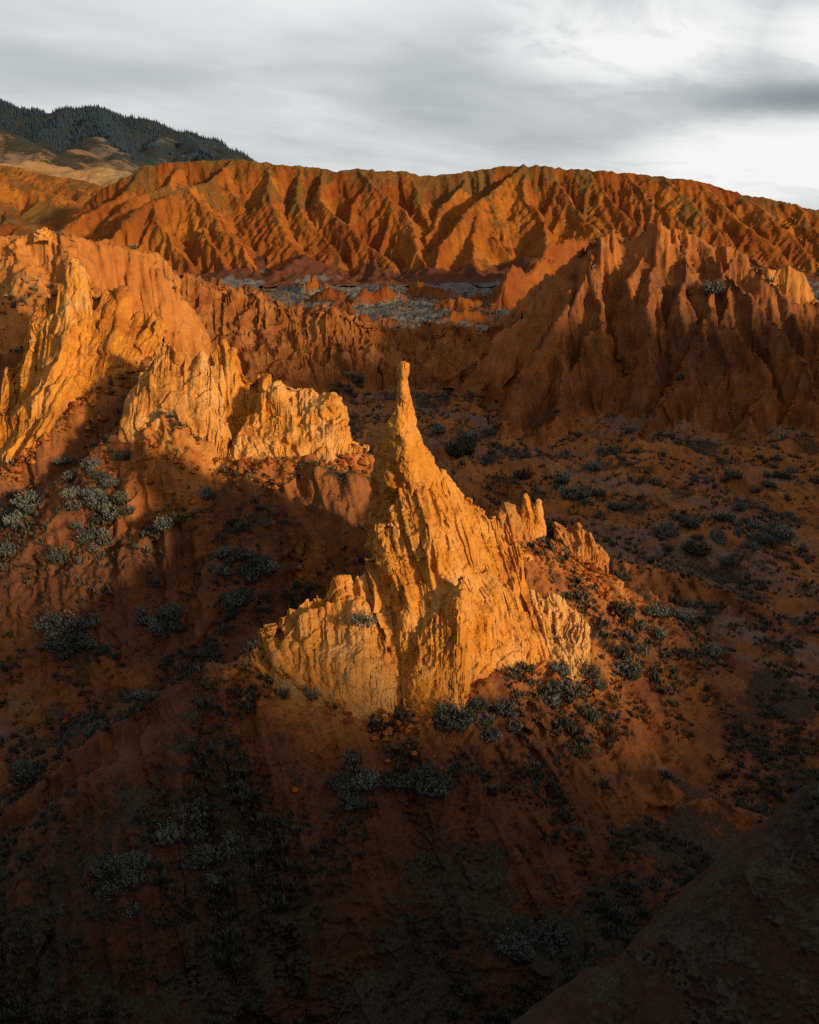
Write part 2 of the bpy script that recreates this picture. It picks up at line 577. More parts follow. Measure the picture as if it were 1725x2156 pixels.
#  butte on the right
ridge([(870, 700, 128), (900, 682, 124), (960, 690, 120), (1000, 700, 117), (1050, 680, 114), (1100, 640, 110), (1140, 603, 107), (1170, 590, 106),
       (1200, 545, 104), (1240, 520, 103), (1290, 505, 103), (1360, 500, 102), (1378, 484, 101), (1392, 488, 101), (1430, 492, 101), (1480, 510, 101),
       (1560, 542, 100), (1600, 585, 98), (1650, 640, 96), (1725, 650, 96), (1850, 700, 95)],
      L=((1.1, 99),), R=BUTTE_R, r=0.35, rill=(1.3, 3.2), group='butte', tone=0.62, fade=3.5)
for pts in (
    [(1205, 548, 104), (1200, 600, 102), (1180, 665, 99), (1140, 730, 96), (1098, 790, 93), (1090, 860, 90), (1050, 905, 86)],
    [(1180, 700, 98), (1190, 780, 94), (1172, 860, 89), (1158, 905, 85)],
    [(1378, 486, 101), (1384, 560, 99), (1362, 640, 96), (1352, 740, 92)],
    [(1432, 494, 101), (1442, 560, 98.5), (1445, 620, 96)],
    [(1240, 522, 103), (1262, 600, 100), (1270, 700, 96)],
    [(1545, 540, 100), (1490, 640, 96), (1510, 695, 94), (1575, 735, 91), (1603, 800, 89), (1592, 870, 86), (1572, 955, 81), (1520, 1005, 77)],
    [(1495, 650, 96), (1440, 770, 92), (1380, 870, 88), (1318, 935, 83)],
    [(1480, 512, 101), (1540, 600, 97), (1640, 700, 93), (1680, 760, 90), (1725, 850, 86)],
    [(1600, 590, 98), (1690, 700, 94), (1740, 760, 92)],
    [(1010, 700, 117), (1000, 760, 112), (960, 815, 107)],
    [(1060, 680, 114), (1062, 760, 108), (1010, 850, 99), (960, 870, 96)],
):
    b_ = ridge(pts, L=((2.6, 2.5), (1.7, 99)), R=((2.8, 2.5), (1.8, 99)), r=0.15, rill=(0.6, 1.9), group='butte', tone=0.5, fade=1.0)
    for a_, c_ in zip(b_.p[:-1], b_.p[1:]):
        ln = math.hypot(*(c_ - a_)[:2])
        u = (c_ - a_)[:2] / ln
        for i in range(max(1, int(ln / 2.2))):
            p = a_ + (c_ - a_) * random.random()
            for sd in (-1, 1):
                if random.random() < 0.35:
                    continue
                ang = math.radians(random.uniform(35, 65)) * sd
                L_ = random.uniform(2.5, 6)
                dz_ = random.uniform(1.3, 1.8)
                ridge([(*p, 0), (p[0] + (u[0] * math.cos(ang) - u[1] * math.sin(ang)) * L_, p[1] + (u[0] * math.sin(ang) + u[1] * math.cos(ang)) * L_, p[2] - L_ * dz_, 0)],
                      L=((3.0, 99),), R=((3.0, 99),), r=0.12, rill=(0.2, 1.2), group='butte', tone=0.5, fade=1)
ridge([(1605, 600, 104), (1622, 568, 104), (1645, 562, 104), (1690, 585, 103), (1722, 640, 102), (1740, 660, 102)],
      L=((1.2, 99),), R=((3.0, 6), (1.2, 99)), r=0.5, rill=(0.6, 2.5), group='butte', tone=0.75)

#  the mesa wall left of the saddle, its top leaning back
MW = ((1.9, 4.5), (1.5, 3), (0.8, 99))
ridge([(240, 560, 118), (300, 572, 119), (365, 580, 120), (420, 590, 121), (470, 600, 122), (520, 615, 123), (560, 640, 122), (600, 655, 121), (640, 660, 120),
       (700, 652, 119), (740, 670, 119), (790, 690, 120), (840, 700, 122), (880, 705, 124)],
      L=((0.16, 9), (1.0, 99)), R=MW, r=0.3, rill=(0.9, 3.6), group='mesa', tone=0.55, fade=1.5)
for pts in (
    [(300, 572, 119), (312, 640, 116), (305, 720, 110)], [(405, 590, 121), (395, 660, 117), (420, 730, 112)],
    [(520, 615, 123), (560, 690, 117), (585, 760, 111)], [(650, 660, 120), (640, 720, 116), (655, 790, 109)],
    [(700, 655, 119), (712, 720, 115), (735, 790, 108)], [(790, 690, 120), (800, 740, 116), (806, 800, 109)],
    [(868, 704, 123), (880, 760, 117), (905, 830, 106)], [(470, 600, 122), (480, 680, 117), (520, 740, 112), (530, 800, 106)],
):
    ridge(pts, L=((2.0, 3), (1.0, 99)), R=((2.0, 3), (1.0, 99)), r=0.3, rill=(0.35, 1.8), group='mesa', tone=0.5, fade=1)
#  sunlit plateau on the left
ridge([(-200, 470, 104), (0, 500, 104), (40, 496, 104), (80, 486, 104), (118, 492, 105), (200, 506, 106), (255, 512, 107), (300, 532, 108), (333, 566, 108)],
      L=((0.25, 12), (0.9, 99)), R=((2.0, 5), (1.2, 99)), r=0.5, rill=(1.3, 4.0), group='plateau', tone=0.78, fade=3)
ridge([(75, 488, 103.6), (90, 478, 103.6), (108, 480, 103.8), (116, 490, 104)],
      L=((4, 99),), R=((5, 3), (2, 99)), r=0.6, rill=(0.2, 1.2), group='plateau', tone=0.9)
ridge([(30, 500, 103), (45, 560, 99), (60, 610, 94), (90, 640, 91)], L=((1.2, 99),), R=((1.3, 99),), r=0.8, rill=(0.4, 3), group='plateau', tone=0.85)
ridge([(135, 500, 104), (150, 560, 100), (190, 620, 96)], L=((1.2, 99),), R=((1.3, 99),), r=0.8, rill=(0.4, 3), group='plateau', tone=0.8)
ridge([(-80, 640, 74), (10, 620, 74), (45, 640, 74), (85, 668, 73), (95, 700, 72)], L=((1.2, 99),), R=((1.1, 99),), r=0.8, rill=(0.4, 2), group='plateau', tone=0.8)

#  skirts under the rock fins on the left
ridge([(-60, 700, 70), (60, 660, 68), (130, 640, 67), (175, 600, 67), (250, 680, 66), (330, 730, 65), (400, 800, 62)], L=((1.1, 99),), R=((2.2, 3.5), (0.95, 99)),
      r=0.5, rill=(0.4, 3.0), group='left_slope', drop=2.5, tone=0.42, fade=2)
ridge([(330, 720, 58), (300, 800, 57), (270, 890, 56), (150, 945, 56), (100, 1010, 56), (0, 1090, 55), (-120, 1180, 54)], L=((1.1, 99),), R=((1.4, 3), (0.85, 99),),
      r=0.5, rill=(0.3, 2.5), group='left_slope', drop=1.6, tone=0.4)
ridge([(345, 860, 55), (400, 900, 54), (450, 950, 53.5), (520, 965, 53), (640, 952, 52), (665, 968, 51), (705, 988, 50.3), (745, 986, 50.3), (790, 992, 50.5), (830, 1010, 51)],
      L=((1.1, 99),), R=((1.0, 99),), r=0.4, rill=(0.45, 2.2), group='left_slope', drop=0.3, tone=0.55, fade=1.2)
ridge([(520, 800, 58), (600, 860, 57), (700, 890, 56), (780, 940, 54)], L=((1.0, 99),), R=((1.0, 99),), r=0.6, rill=(0.3, 2), group='left_slope', drop=3.0, tone=0.55)
ridge([(520, 970, 52.5), (500, 1030, 51), (440, 1078, 49.5), (350, 1092, 49), (300, 1127, 48.5), (225, 1177, 48), (100, 1252, 47), (0, 1297, 46.5), (-150, 1380, 46)],
      L=((1.1, 99),), R=((0.85, 2.5), (0.66, 99)), r=0.2, rill=(0.35, 2.2), group='left_spur', tone=0.38)
ridge([(560, 985, 51.5), (570, 1060, 49.5), (560, 1120, 47.5)], L=((0.8, 99),), R=((0.8, 99),), r=0.6, rill=(0.2, 2), group='left_spur', tone=0.4)

#  the foreground hill that carries the great spire
ridge([(880, 1010, 41), (850, 1010, 40.5), (795, 1120, 39), (750, 1215, 37.8), (690, 1265, 36.8)],
      L=((1.0, 99),), R=((2.5, 4), (0.7, 99)), r=0.4, rill=(0.25, 2.2), group='spire_hill', drop=0.8, tone=0.3, fade=1.5)
ridge([(690, 1300, 35.4), (575, 1318, 35.2), (525, 1350, 34.6)],
      L=((1.0, 99),), R=((2.3, 1.2), (0.62, 99)), r=0.4, rill=(0.35, 2.2), group='spire_hill', drop=0.35, tone=0.36, fade=1.5)
ridge([(545, 1345, 34.8), (435, 1388, 34), (325, 1452, 33), (280, 1487, 32.5),
       (225, 1527, 32), (165, 1562, 31.6), (110, 1612, 31), (0, 1700, 30), (-150, 1800, 29)],
      L=((1.5, 99),), R=((0.95, 2.5), (0.66, 99)), r=0.15, rill=(0.35, 2.2), group='spire_hill', drop=0.35, tone=0.36, fade=1.5)
ridge([(860, 1000, 40.5), (940, 1060, 41), (1040, 1100, 42), (1100, 1130, 42)], L=((1.0, 99),), R=((3.0, 2), (0.7, 99)), r=0.3, rill=(0.2, 2),
      group='spire_hill', drop=2.0, tone=0.45, fade=1)
ridge([(1070, 1120, 42.4), (1120, 1098, 42.9), (1185, 1125, 43.5), (1235, 1200, 43.5), (1290, 1262, 43), (1400, 1330, 42.5), (1500, 1400, 41.5)],
      L=((1.2, 2), (0.8, 99)), R=((1.3, 2.5), (0.65, 99)), r=0.2, rill=(0.3, 2), group='spire_hill', drop=0.7, tone=0.45, fade=1)
ridge([(650, 1440, 33), (662, 1492, 31.6), (740, 1545, 30.6), (900, 1590, 30), (1010, 1640, 29.6), (1080, 1700, 29)],
      L=((0.35, 3), (0.7, 99)), R=((0.85, 3), (0.7, 99)), r=0.3, rill=(0.2, 1.6), group='spire_hill', tone=0.4, fade=1)
ridge([(440, 1400, 34), (400, 1500, 31.5), (265, 1615, 29.5), (290, 1690, 28)], L=((0.7, 99),), R=((0.75, 99),), r=0.8, rill=(0.2, 1.6), group='spire_hill', tone=0.36)
ridge([(1080, 1230, 40), (1107, 1234, 40), (1182, 1268, 39.6), (1222, 1294, 39.2), (1212, 1385, 36.8), (1292, 1442, 35.8), (1400, 1540, 34)],
      L=((1.3, 2), (0.8, 99)), R=((1.6, 2), (0.7, 99)), r=0.2, rill=(0.3, 1.4), group='spire_hill', drop=0.5, tone=0.55, fade=0.7)
ridge([(1290, 1170, 48), (1307, 1182, 48), (1437, 1203, 49), (1575, 1268, 47), (1615, 1362, 43), (1675, 1425, 41), (1800, 1500, 40)],
      L=((0.6, 99),), R=((1.1, 2.5), (0.6, 99)), r=0.25, rill=(0.3, 2.0), group='spire_hill', tone=0.5, fade=0.8)
ridge([(1325, 1250, 45), (1345, 1243, 45), (1390, 1262, 44.4), (1400, 1320, 42.6), (1412, 1360, 41.5), (1500, 1460, 39)],
      L=((0.8, 99),), R=((0.9, 2), (0.6, 99)), r=0.3, rill=(0.2, 1.6), group='spire_hill', tone=0.5, fade=1)
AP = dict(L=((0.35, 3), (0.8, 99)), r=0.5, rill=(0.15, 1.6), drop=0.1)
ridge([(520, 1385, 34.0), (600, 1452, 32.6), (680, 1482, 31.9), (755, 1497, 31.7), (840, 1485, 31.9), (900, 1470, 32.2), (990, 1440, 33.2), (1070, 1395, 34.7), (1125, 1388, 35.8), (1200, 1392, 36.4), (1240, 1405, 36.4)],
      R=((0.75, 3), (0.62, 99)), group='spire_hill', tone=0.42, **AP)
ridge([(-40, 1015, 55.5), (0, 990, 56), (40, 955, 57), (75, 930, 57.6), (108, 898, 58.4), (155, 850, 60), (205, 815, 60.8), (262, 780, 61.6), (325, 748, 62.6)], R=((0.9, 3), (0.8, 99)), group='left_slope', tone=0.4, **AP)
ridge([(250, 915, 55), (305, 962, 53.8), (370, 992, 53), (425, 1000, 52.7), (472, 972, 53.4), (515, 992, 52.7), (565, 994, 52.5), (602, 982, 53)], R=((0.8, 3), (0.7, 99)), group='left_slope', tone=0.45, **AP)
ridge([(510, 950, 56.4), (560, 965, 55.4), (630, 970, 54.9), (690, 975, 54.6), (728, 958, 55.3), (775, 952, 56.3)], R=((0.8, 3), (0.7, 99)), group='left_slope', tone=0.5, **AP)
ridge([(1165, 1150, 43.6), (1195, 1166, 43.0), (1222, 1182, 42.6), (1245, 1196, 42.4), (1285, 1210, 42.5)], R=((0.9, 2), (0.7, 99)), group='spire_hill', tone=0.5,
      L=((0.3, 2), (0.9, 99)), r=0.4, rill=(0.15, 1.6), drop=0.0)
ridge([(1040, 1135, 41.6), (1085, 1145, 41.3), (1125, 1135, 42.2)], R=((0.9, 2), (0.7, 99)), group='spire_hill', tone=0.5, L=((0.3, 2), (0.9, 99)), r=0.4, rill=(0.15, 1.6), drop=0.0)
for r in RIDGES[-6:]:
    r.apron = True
#  the near dark slope in the lower right corner
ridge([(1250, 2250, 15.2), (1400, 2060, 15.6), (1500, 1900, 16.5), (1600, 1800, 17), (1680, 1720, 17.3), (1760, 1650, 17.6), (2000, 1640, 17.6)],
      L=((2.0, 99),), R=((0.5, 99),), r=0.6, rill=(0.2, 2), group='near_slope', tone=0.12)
_r = random.Random(11)
for _i in range(13):
    my = _r.uniform(160, 243)
    mx = _r.uniform(-0.17, 0.19) * my
    ml, ma = _r.uniform(3, 10), _r.uniform(-0.6, 0.6)
    mh = -22.0 + _r.uniform(0.6, 3.2) * (0.5 + (my - 150) / 90)
    ridge([(mx, my, mh - 1.2, 0), (mx + ml * 0.5, my + ml * ma * 0.5, mh, 0), (mx + ml, my + ml * ma, mh - 1.5, 0)], L=((1.2, 2), (0.3, 99)), R=((1.3, 2), (0.3, 99)), r=0.2,
          rill=(0.5, 2.6), group='basin_mounds', tone=0.42, fade=1)
#  low mounds in the far basin
for pts in ([(750, 632, 205), (770, 612, 207), (790, 620, 209), (815, 606, 211), (850, 622, 214)], [(640, 600, 232), (665, 580, 240), (690, 602, 236)],
            [(1060, 600, 196), (1080, 562, 205), (1110, 575, 210), (1140, 545, 216), (1180, 560, 220)],
            [(1120, 560, 222), (1165, 510, 232), (1200, 505, 240), (1240, 500, 248)],
            [(930, 672, 172), (985, 652, 176), (1030, 664, 178)], [(870, 590, 228), (905, 604, 222), (960, 615, 218)]):
    ridge(pts, L=((1.5, 4), (0.5, 99)), R=((1.6, 4), (0.3, 99)), r=0.2, rill=(1.0, 3.2), group='basin_mounds', tone=0.45, fade=1)

GROUPS = ['valley_floor'] + sorted({r.group for r in RIDGES})
for r in RIDGES:
    r.gi = GROUPS.index(r.group)


def floor_near(x, y):
    """valley bottoms"""
    f = -22.6 + 0 * x
    f = f - 1.2 * sstep(45, 25, y) - 2.0 * sstep(30, 16, y)
    left = sstep(2, -14, x) * sstep(90, 60, y)
    f = f - 2.6 * left
    # apron rising to the butte foot, drainage line along the valley
    f = f + 0.5 * sstep(70, 95, y) * sstep(0, 25, x) * sstep(120, 100, y)
    ax = (x - 6) * 0.62 + (y - 62) * 0.78
    f = f - 0.9 * np.exp(-(ax / 5.0) ** 2)
    f = f + fbm2(x / 14, y / 14, 4, seed=3) * 0.9
    al = (x - 6) * 0.78 - (y - 62) * 0.62
    f = f + np.where(y < 135, 0.55 * (0.4 - 1.6 * np.abs(noise2(ax / 4.2 + 0.5 * noise2(al / 9, ax / 9, 5), al / 17, 91))) + 0.2 * noise2(ax / 1.4, al / 6, 92), 0)
    f = f + np.where(y > 140, 0.4 * fbm2(x / 20, y / 20, 3, seed=8), 0)
    return f


def h_near(x, y, detail=False):
    wx, wy = warp(x, y, 0.55, 7.0)
    k = sstep(30, 110, y)
    wx, wy = x + (wx - x) * (0.6 + 1.2 * k), y + (wy - y) * (0.6 + 1.2 * k)
    h, g, tone = terrain(wx, wy, RIDGES, floor_near(x, y), -26.5)
    if detail:
        d = fbm2(x / 3.1, y / 3.1, 3, seed=11) * 0.22 * (0.5 + k)
        r1 = 1 - np.abs(noise2(x / 1.3, y / 1.3, 21)) * 2
        wv = noise2(x / 3, y / 3, 27) * 0.8
        r2 = (0.4 - 1.7 * np.abs(noise2(x / 1.9 + wv, y / 3.4 + wv, 23))) * (1 - k)
        d = d + r2 * 0.16 + r1 * 0.07 * (0.8 + 2.0 * k) + fbm2(x / 0.9, y / 0.9, 4, 0.6, seed=25) * 0.10 * (0.7 + 1.8 * k)
        h = h + d
    return h, g, tone


CENTRE = np.linspace(-0.62, 0.62, 800)
side = 0.62 + np.cumsum(np.linspace(0.003, 0.035, 22))
COLS = np.concatenate([-side[::-1], CENTRE, side])


def slope_of(X2, Y2, H2):
    """rise over run on a curvilinear grid"""
    dXi, dXj = np.gradient(X2)
    dYi, dYj = np.gradient(Y2)
    dHi, dHj = np.gradient(H2)
    det = dXi * dYj - dXj * dYi
    det = np.where(np.abs(det) < 1e-9, 1e-9, det)
    gx = (dHi * dYj - dHj * dYi) / det
    gy = (dXi * dHj - dXj * dHi) / det
    return gx, gy


def roughen(V, shape, amt, S, seed=0, plate=0.0, flute=0.0):
    """break the slope faces up along their own normals"""
    Pg = V.reshape(*shape, 3)
    n = np.cross(np.gradient(Pg, axis=1), np.gradient(Pg, axis=0)).reshape(-1, 3)
    n /= np.linalg.norm(n, axis=1)[:, None] + 1e-9
    n *= np.sign(n[:, 2:3] + 1e-6)
    m = np.nonzero(amt > 0.02)[0]
    x, y, z = (V[m] / S).astype(np.float32).T
    d = 0.6 * fbm3(x, y, z * 0.6, 4, 0.55, seed=seed)
    if plate:
        a = fbm3(x * 0.45, y * 0.45, z * 0.3, 3, seed=seed + 11) * 2.8
        fr = a - np.floor(a)
        d = d + plate * (np.floor(a) + sstep(0.8, 0.97, fr) - a * 0.6)
    if flute:
        q = noise2((x + 0.4 * y) * 1.1 + 0.6 * noise3(x * 0.4, y * 0.4, z * 0.25, seed + 4), z * 0.10, seed + 6)
        q2 = noise2((x + 0.4 * y) * 2.9, z * 0.22, seed + 7)
        d = d + flute * (0.4 - 1.8 * np.abs(q) + 0.4 * (0.4 - 1.8 * np.abs(q2)))
    V[m] += n[m] * (d * amt[m] * S)[:, None]
    return V


INFO = {
    'valley_floor': ('valley_floor', None, None, 'structure'),
}


def build_near():
    Xg, Yg = fan(h_near, 10.5, 250, 1000, COLS)
    Hf, G, T = h_near(Xg.ravel(), Yg.ravel(), True)
    Hg = Hf.reshape(Xg.shape)
    gx, gy = slope_of(Xg, Yg, Hg)
    sl = np.sqrt(gx ** 2 + gy ** 2).ravel()
    x, y = Xg.ravel(), Yg.ravel()
    sv = sl.copy()
    veg = 0.27 - 0.25 * sstep(0.35, 1.1, sv) + 0.35 * fbm2(x / 5, y / 5, 3, seed=61)
    names = np.array(GROUPS)[G]
    isb = np.isin(names, ['butte', 'mesa', 'plateau'])
    veg = np.where(isb, veg - 0.25, veg)
    far = (y > 135) & (names == 'valley_floor')
    veg = np.where(far, 0.62 + 0.75 * fbm2(x / 13, y / 22, 4, seed=64), veg)
    tone = np.where(names == 'valley_floor', 0.46 + 0.2 * sstep(40, 60, y), T) - 0.26 * sstep(31, 24, y)  # last term darkens the near soil: foreground shade painted into the tone
    veg = veg + 0.26 * sstep(31, 24, y) + 0.12 * fbm2(x / 9, y / 9, 2, seed=71)  # extra dark cover up close also paints in the foreground dimness
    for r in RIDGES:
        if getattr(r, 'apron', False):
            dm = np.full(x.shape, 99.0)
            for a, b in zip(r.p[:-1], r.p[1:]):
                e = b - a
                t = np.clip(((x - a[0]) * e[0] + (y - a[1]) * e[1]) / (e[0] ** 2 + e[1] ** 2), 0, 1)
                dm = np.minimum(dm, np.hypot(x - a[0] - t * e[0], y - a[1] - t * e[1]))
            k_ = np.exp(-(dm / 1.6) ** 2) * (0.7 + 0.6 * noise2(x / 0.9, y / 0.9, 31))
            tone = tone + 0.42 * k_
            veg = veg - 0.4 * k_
    V = np.stack([x, y, Hf], 1)
    steep = sstep(0.45, 1.2, sl)
    amt = np.where(isb, 0.30 * steep, 0.20 * sstep(0.4, 1.1, sl) + 0.03)
    amt = np.where(names == 'near_slope', amt * 0.3, amt)
    V = roughen(V, Xg.shape, np.where(names == 'mesa', 0.0, amt), 1.7, 3, flute=0.9, plate=0.35)
    V = roughen(V, Xg.shape, np.where(names == 'mesa', 0.34 * steep + 0.01, 0.0), 1.9, 8, plate=0.9, flute=0.35)
    Q = mesh_grid(*Xg.shape)
    ax = (x - 6) * 0.62 + (y - 62) * 0.78
    al = (x - 6) * 0.78 - (y - 62) * 0.62
    grey = np.where(names == 'valley_floor', sstep(-0.1, 0.55, noise2(ax / 3.4, al / 15, 95) + 0.5 * noise2(ax / 1.1, al / 5, 96) + 0.6 * np.exp(-((ax + 4) / 4.0) ** 2)), 0) * sstep(34, 44, y)
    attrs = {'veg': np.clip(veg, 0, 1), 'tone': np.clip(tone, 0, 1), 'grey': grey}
    fg = G[Q[:, 0]]
    fy = y[Q[:, 0]]
    for gi, gn in enumerate(GROUPS + ['basin_floor']):
        keep = (fg == gi) & ~((fg == 0) & (fy > 138)) if gn != 'basin_floor' else (fg == 0) & (fy > 138)
        if not keep.any():
            continue
        v, q, a = sub_mesh(V, Q, attrs, keep)
        me = make_mesh(gn, v, q, a)
        nm, lb, ct, kd = INFO.get(gn, (gn, None, None, 'structure'))
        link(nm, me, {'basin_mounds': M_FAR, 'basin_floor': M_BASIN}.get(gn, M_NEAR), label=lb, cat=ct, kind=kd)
    return Xg, Yg, Hg


NEAR = build_near()

# ------------------------------------------------------------------ far ridge, hills and mountain
RF = []


def rf(pts, **k):
    r = Ridge(pts, **k)
    RF.append(r)
    return r


main = [(-150, 620, 330), (0, 560, 330), (120, 480, 335), (225, 405, 335), (300, 352, 335), (400, 340, 335), (480, 336, 335), (560, 346, 333), (700, 356, 332), (735, 362, 332),
        (765, 358, 332), (860, 364, 331), (905, 372, 330), (960, 364, 330), (1050, 351, 330), (1120, 350, 328), (1200, 357, 326), (1350, 366, 322), (1480, 383, 318), (1600, 421, 312),
        (1660, 441, 308), (1725, 448, 304), (1900, 470, 300), (2100, 480, 295)]
rf(main, L=((0.5, 60), (0.3, 99)), R=((1.6, 19), (0.35, 99)), r=0.8, rill=(2.6, 6.0), group='far_ridge', tone=0.4, fade=6)
spurs = [
    [(475, 338, 334), (440, 385, 322), (400, 392, 314), (330, 425, 304), (265, 465, 294), (235, 500, 288), (180, 560, 276)],
    [(400, 392, 314), (440, 430, 305), (475, 470, 296), (512, 520, 285), (530, 578, 272)],
    [(330, 425, 304), (352, 470, 294), (380, 520, 284), (400, 560, 276)],
    [(448, 480, 294), (455, 520, 284), (465, 575, 272)],
    [(560, 346, 333), (552, 400, 320), (585, 470, 305), (625, 530, 291), (655, 575, 279)],
    [(640, 352, 332), (625, 420, 318), (655, 480, 306), (690, 540, 292)],
    [(700, 356, 332), (685, 420, 318), (720, 475, 305), (775, 520, 294), (825, 568, 281)],
    [(765, 358, 332), (790, 400, 322), (845, 445, 311), (888, 500, 298), (905, 560, 283)],
    [(860, 364, 331), (880, 420, 320), (900, 460, 311)],
    [(960, 364, 330), (930, 430, 318), (905, 500, 302)],
    [(1085, 350, 329), (1030, 400, 318), (985, 450, 306), (945, 510, 292), (925, 585, 276)],
    [(1085, 350, 329), (1100, 410, 317), (1130, 470, 304), (1150, 530, 290)],
    [(1010, 440, 309), (1010, 500, 296), (1020, 560, 281)],
    [(1160, 354, 327), (1190, 410, 317), (1240, 470, 305), (1300, 520, 293)],
    [(1250, 360, 325), (1300, 420, 313), (1360, 480, 300), (1420, 530, 288)],
    [(1350, 366, 322), (1400, 420, 311), (1470, 480, 299), (1530, 540, 286)],
    [(1420, 374, 320), (1470, 430, 309), (1540, 490, 296)],
    [(1480, 383, 318), (1540, 440, 306), (1610, 500, 293), (1660, 560, 281)],
    [(1560, 408, 314), (1620, 465, 301), (1700, 540, 286)],
    [(1640, 434, 309), (1700, 490, 297), (1780, 560, 283)],
    [(1725, 448, 304), (1800, 520, 290), (1860, 580, 278)],
    [(300, 352, 335), (250, 420, 322), (180, 470, 312), (120, 520, 300)],
    [(380, 342, 335), (350, 390, 325), (290, 420, 315)],
]
rng = random.Random(5)
for sp in spurs:
    kk = rng.uniform(1.05, 1.55)
    m_ = rf(sp, L=((kk, 99),), R=((kk * rng.uniform(0.85, 1.15), 99),), r=0.4, rill=(1.3, 4.2), group='far_ridge', tone=0.52, fade=3)
    # side ribs branch off every spur
    acc = 0
    for a, b in zip(m_.p[:-1], m_.p[1:]):
        ln = math.hypot(*(b - a)[:2])
        u = (b - a)[:2] / ln
        n = max(1, int(ln / 5.0))
        for i in range(n):
            t = (i + rng.random()) / n
            p = a + (b - a) * t
            for sd in (-1, 1):
                if rng.random() < 0.2:
                    continue
                ang = math.radians(rng.uniform(38, 62)) * sd
                dx = u[0] * math.cos(ang) - u[1] * math.sin(ang)
                dy = u[0] * math.sin(ang) + u[1] * math.cos(ang)
                L = rng.uniform(7, 17)
                e = (p[0] + dx * L, p[1] + dy * L, p[2] - L * rng.uniform(0.95, 1.15), 0)
                RF.append(Ridge([(*p, 0), e], L=((1.9, 99),), R=((1.9, 99),), r=0.25, group='far_ridge', tone=0.5))
# rolling hills on the left
for pts, gr, tn in (
    ([(-300, 380, 520), (-60, 345, 500), (40, 352, 480), (100, 370, 460), (180, 385, 450), (230, 400, 440), (300, 420, 420)], 'left_hills', 0.62),
    ([(-200, 390, 400), (0, 365, 395), (60, 392, 390), (120, 410, 380), (170, 450, 370), (200, 480, 360)], 'left_hills', 0.6),
    ([(40, 360, 480), (60, 420, 430), (50, 470, 380)], 'left_hills', 0.58),
    ([(-150, 440, 330), (0, 432, 325), (30, 455, 320), (70, 485, 315)], 'left_hills', 0.3),
    ([(150, 380, 455), (190, 410, 430), (215, 440, 400)], 'left_hills', 0.66),
    ([(-100, 500, 270), (20, 470, 300), (80, 500, 290), (120, 520, 280)], 'left_hills', 0.35)):
    rf(pts, L=((0.5, 99),), R=((0.62, 99),), r=1.5, rill=(4.5, 17), group=gr, tone=tn, fade=10)
GF = ['basin'] + sorted({r.group for r in RF})
for r in RF:
    r.gi = GF.index(r.group)


def h_far(x, y, detail=False):
    wx, wy = warp(x, y, 2.2, 22.0, 3)
    w2x, w2y = warp(x, y, 4.5, 60.0, 6)
    wx, wy = wx + w2x - x, wy + 0.5 * (w2y - y)
    fl = -22.6 + 0.4 * fbm2(x / 20, y / 20, 3, seed=8) + 0 * x
    fl = fl + (2.0 + 5 * noise2(x / 14, y / 26, 14) + 1.2 * (0.4 - 1.7 * np.abs(noise2(x / 5, y / 14, 16)))) * sstep(251, 280, y)
    fl = fl + 14 * sstep(360, 600, y) * sstep(0, -80, x)
    h, g, t = terrain(wx, wy, RF, fl, -24)
    if detail:
        h = h + (1 - 2 * np.abs(noise2(x / 4.2, y / 6.5, 5))) * 0.45 + fbm2(x / 2.1, y / 2.1, 3, seed=15) * 0.3
    return h, g, t


def build_far():
    sd_ = 0.56 + np.cumsum(np.linspace(0.004, 0.022, 36))
    cols = np.concatenate([-sd_[::-1], np.linspace(-0.56, 0.56, 748), sd_])
    Xg, Yg = fan(h_far, 249.5, 640, 420, cols)
    Hf, G, T = h_far(Xg.ravel(), Yg.ravel(), True)
    Hg = Hf.reshape(Xg.shape)
    gx, gy = slope_of(Xg, Yg, Hg)
    sl = np.sqrt(gx ** 2 + gy ** 2).ravel()
    x, y = Xg.ravel(), Yg.ravel()
    names = np.array(GF)[G]
    up = sstep(-16, 6, Hf)
    veg = 0.12 + 0.42 * up - 0.25 * sstep(0.8, 1.8, sl) + 0.35 * fbm2(x / 16, y / 16, 3, seed=61)
    veg = np.where(names == 'left_hills', 0.32 + 0.4 * fbm2(x / 18, y / 18, 3, seed=62), veg)
    veg = np.where(names == 'basin', 0.42 + 0.75 * fbm2(x / 13, y / 22, 4, seed=64) - 0.7 * sstep(250, 272, y), veg)
    tone = np.where(names == 'basin', 0.1, T) + 0.12 * fbm2(x / 20, y / 20, 2, seed=71)
    V = np.stack([x, y, Hf], 1)
    V = roughen(V, Xg.shape, np.where(names == 'far_ridge', 0.17 * sstep(0.5, 1.2, sl), 0.02), 3.6, 5, flute=1.0)
    Q = mesh_grid(*Xg.shape)
    attrs = {'veg': np.clip(veg, 0, 1), 'tone': np.clip(tone, 0, 1)}
    fg = G[Q[:, 0]]
    for gi, gn in enumerate(GF):
        keep = fg == gi
        if keep.any():
            v, q, a = sub_mesh(V, Q, attrs, keep)
            link(gn, make_mesh(gn, v, q, a), M_BASIN if gn == 'basin' else M_FAR, kind='structure')


build_far()

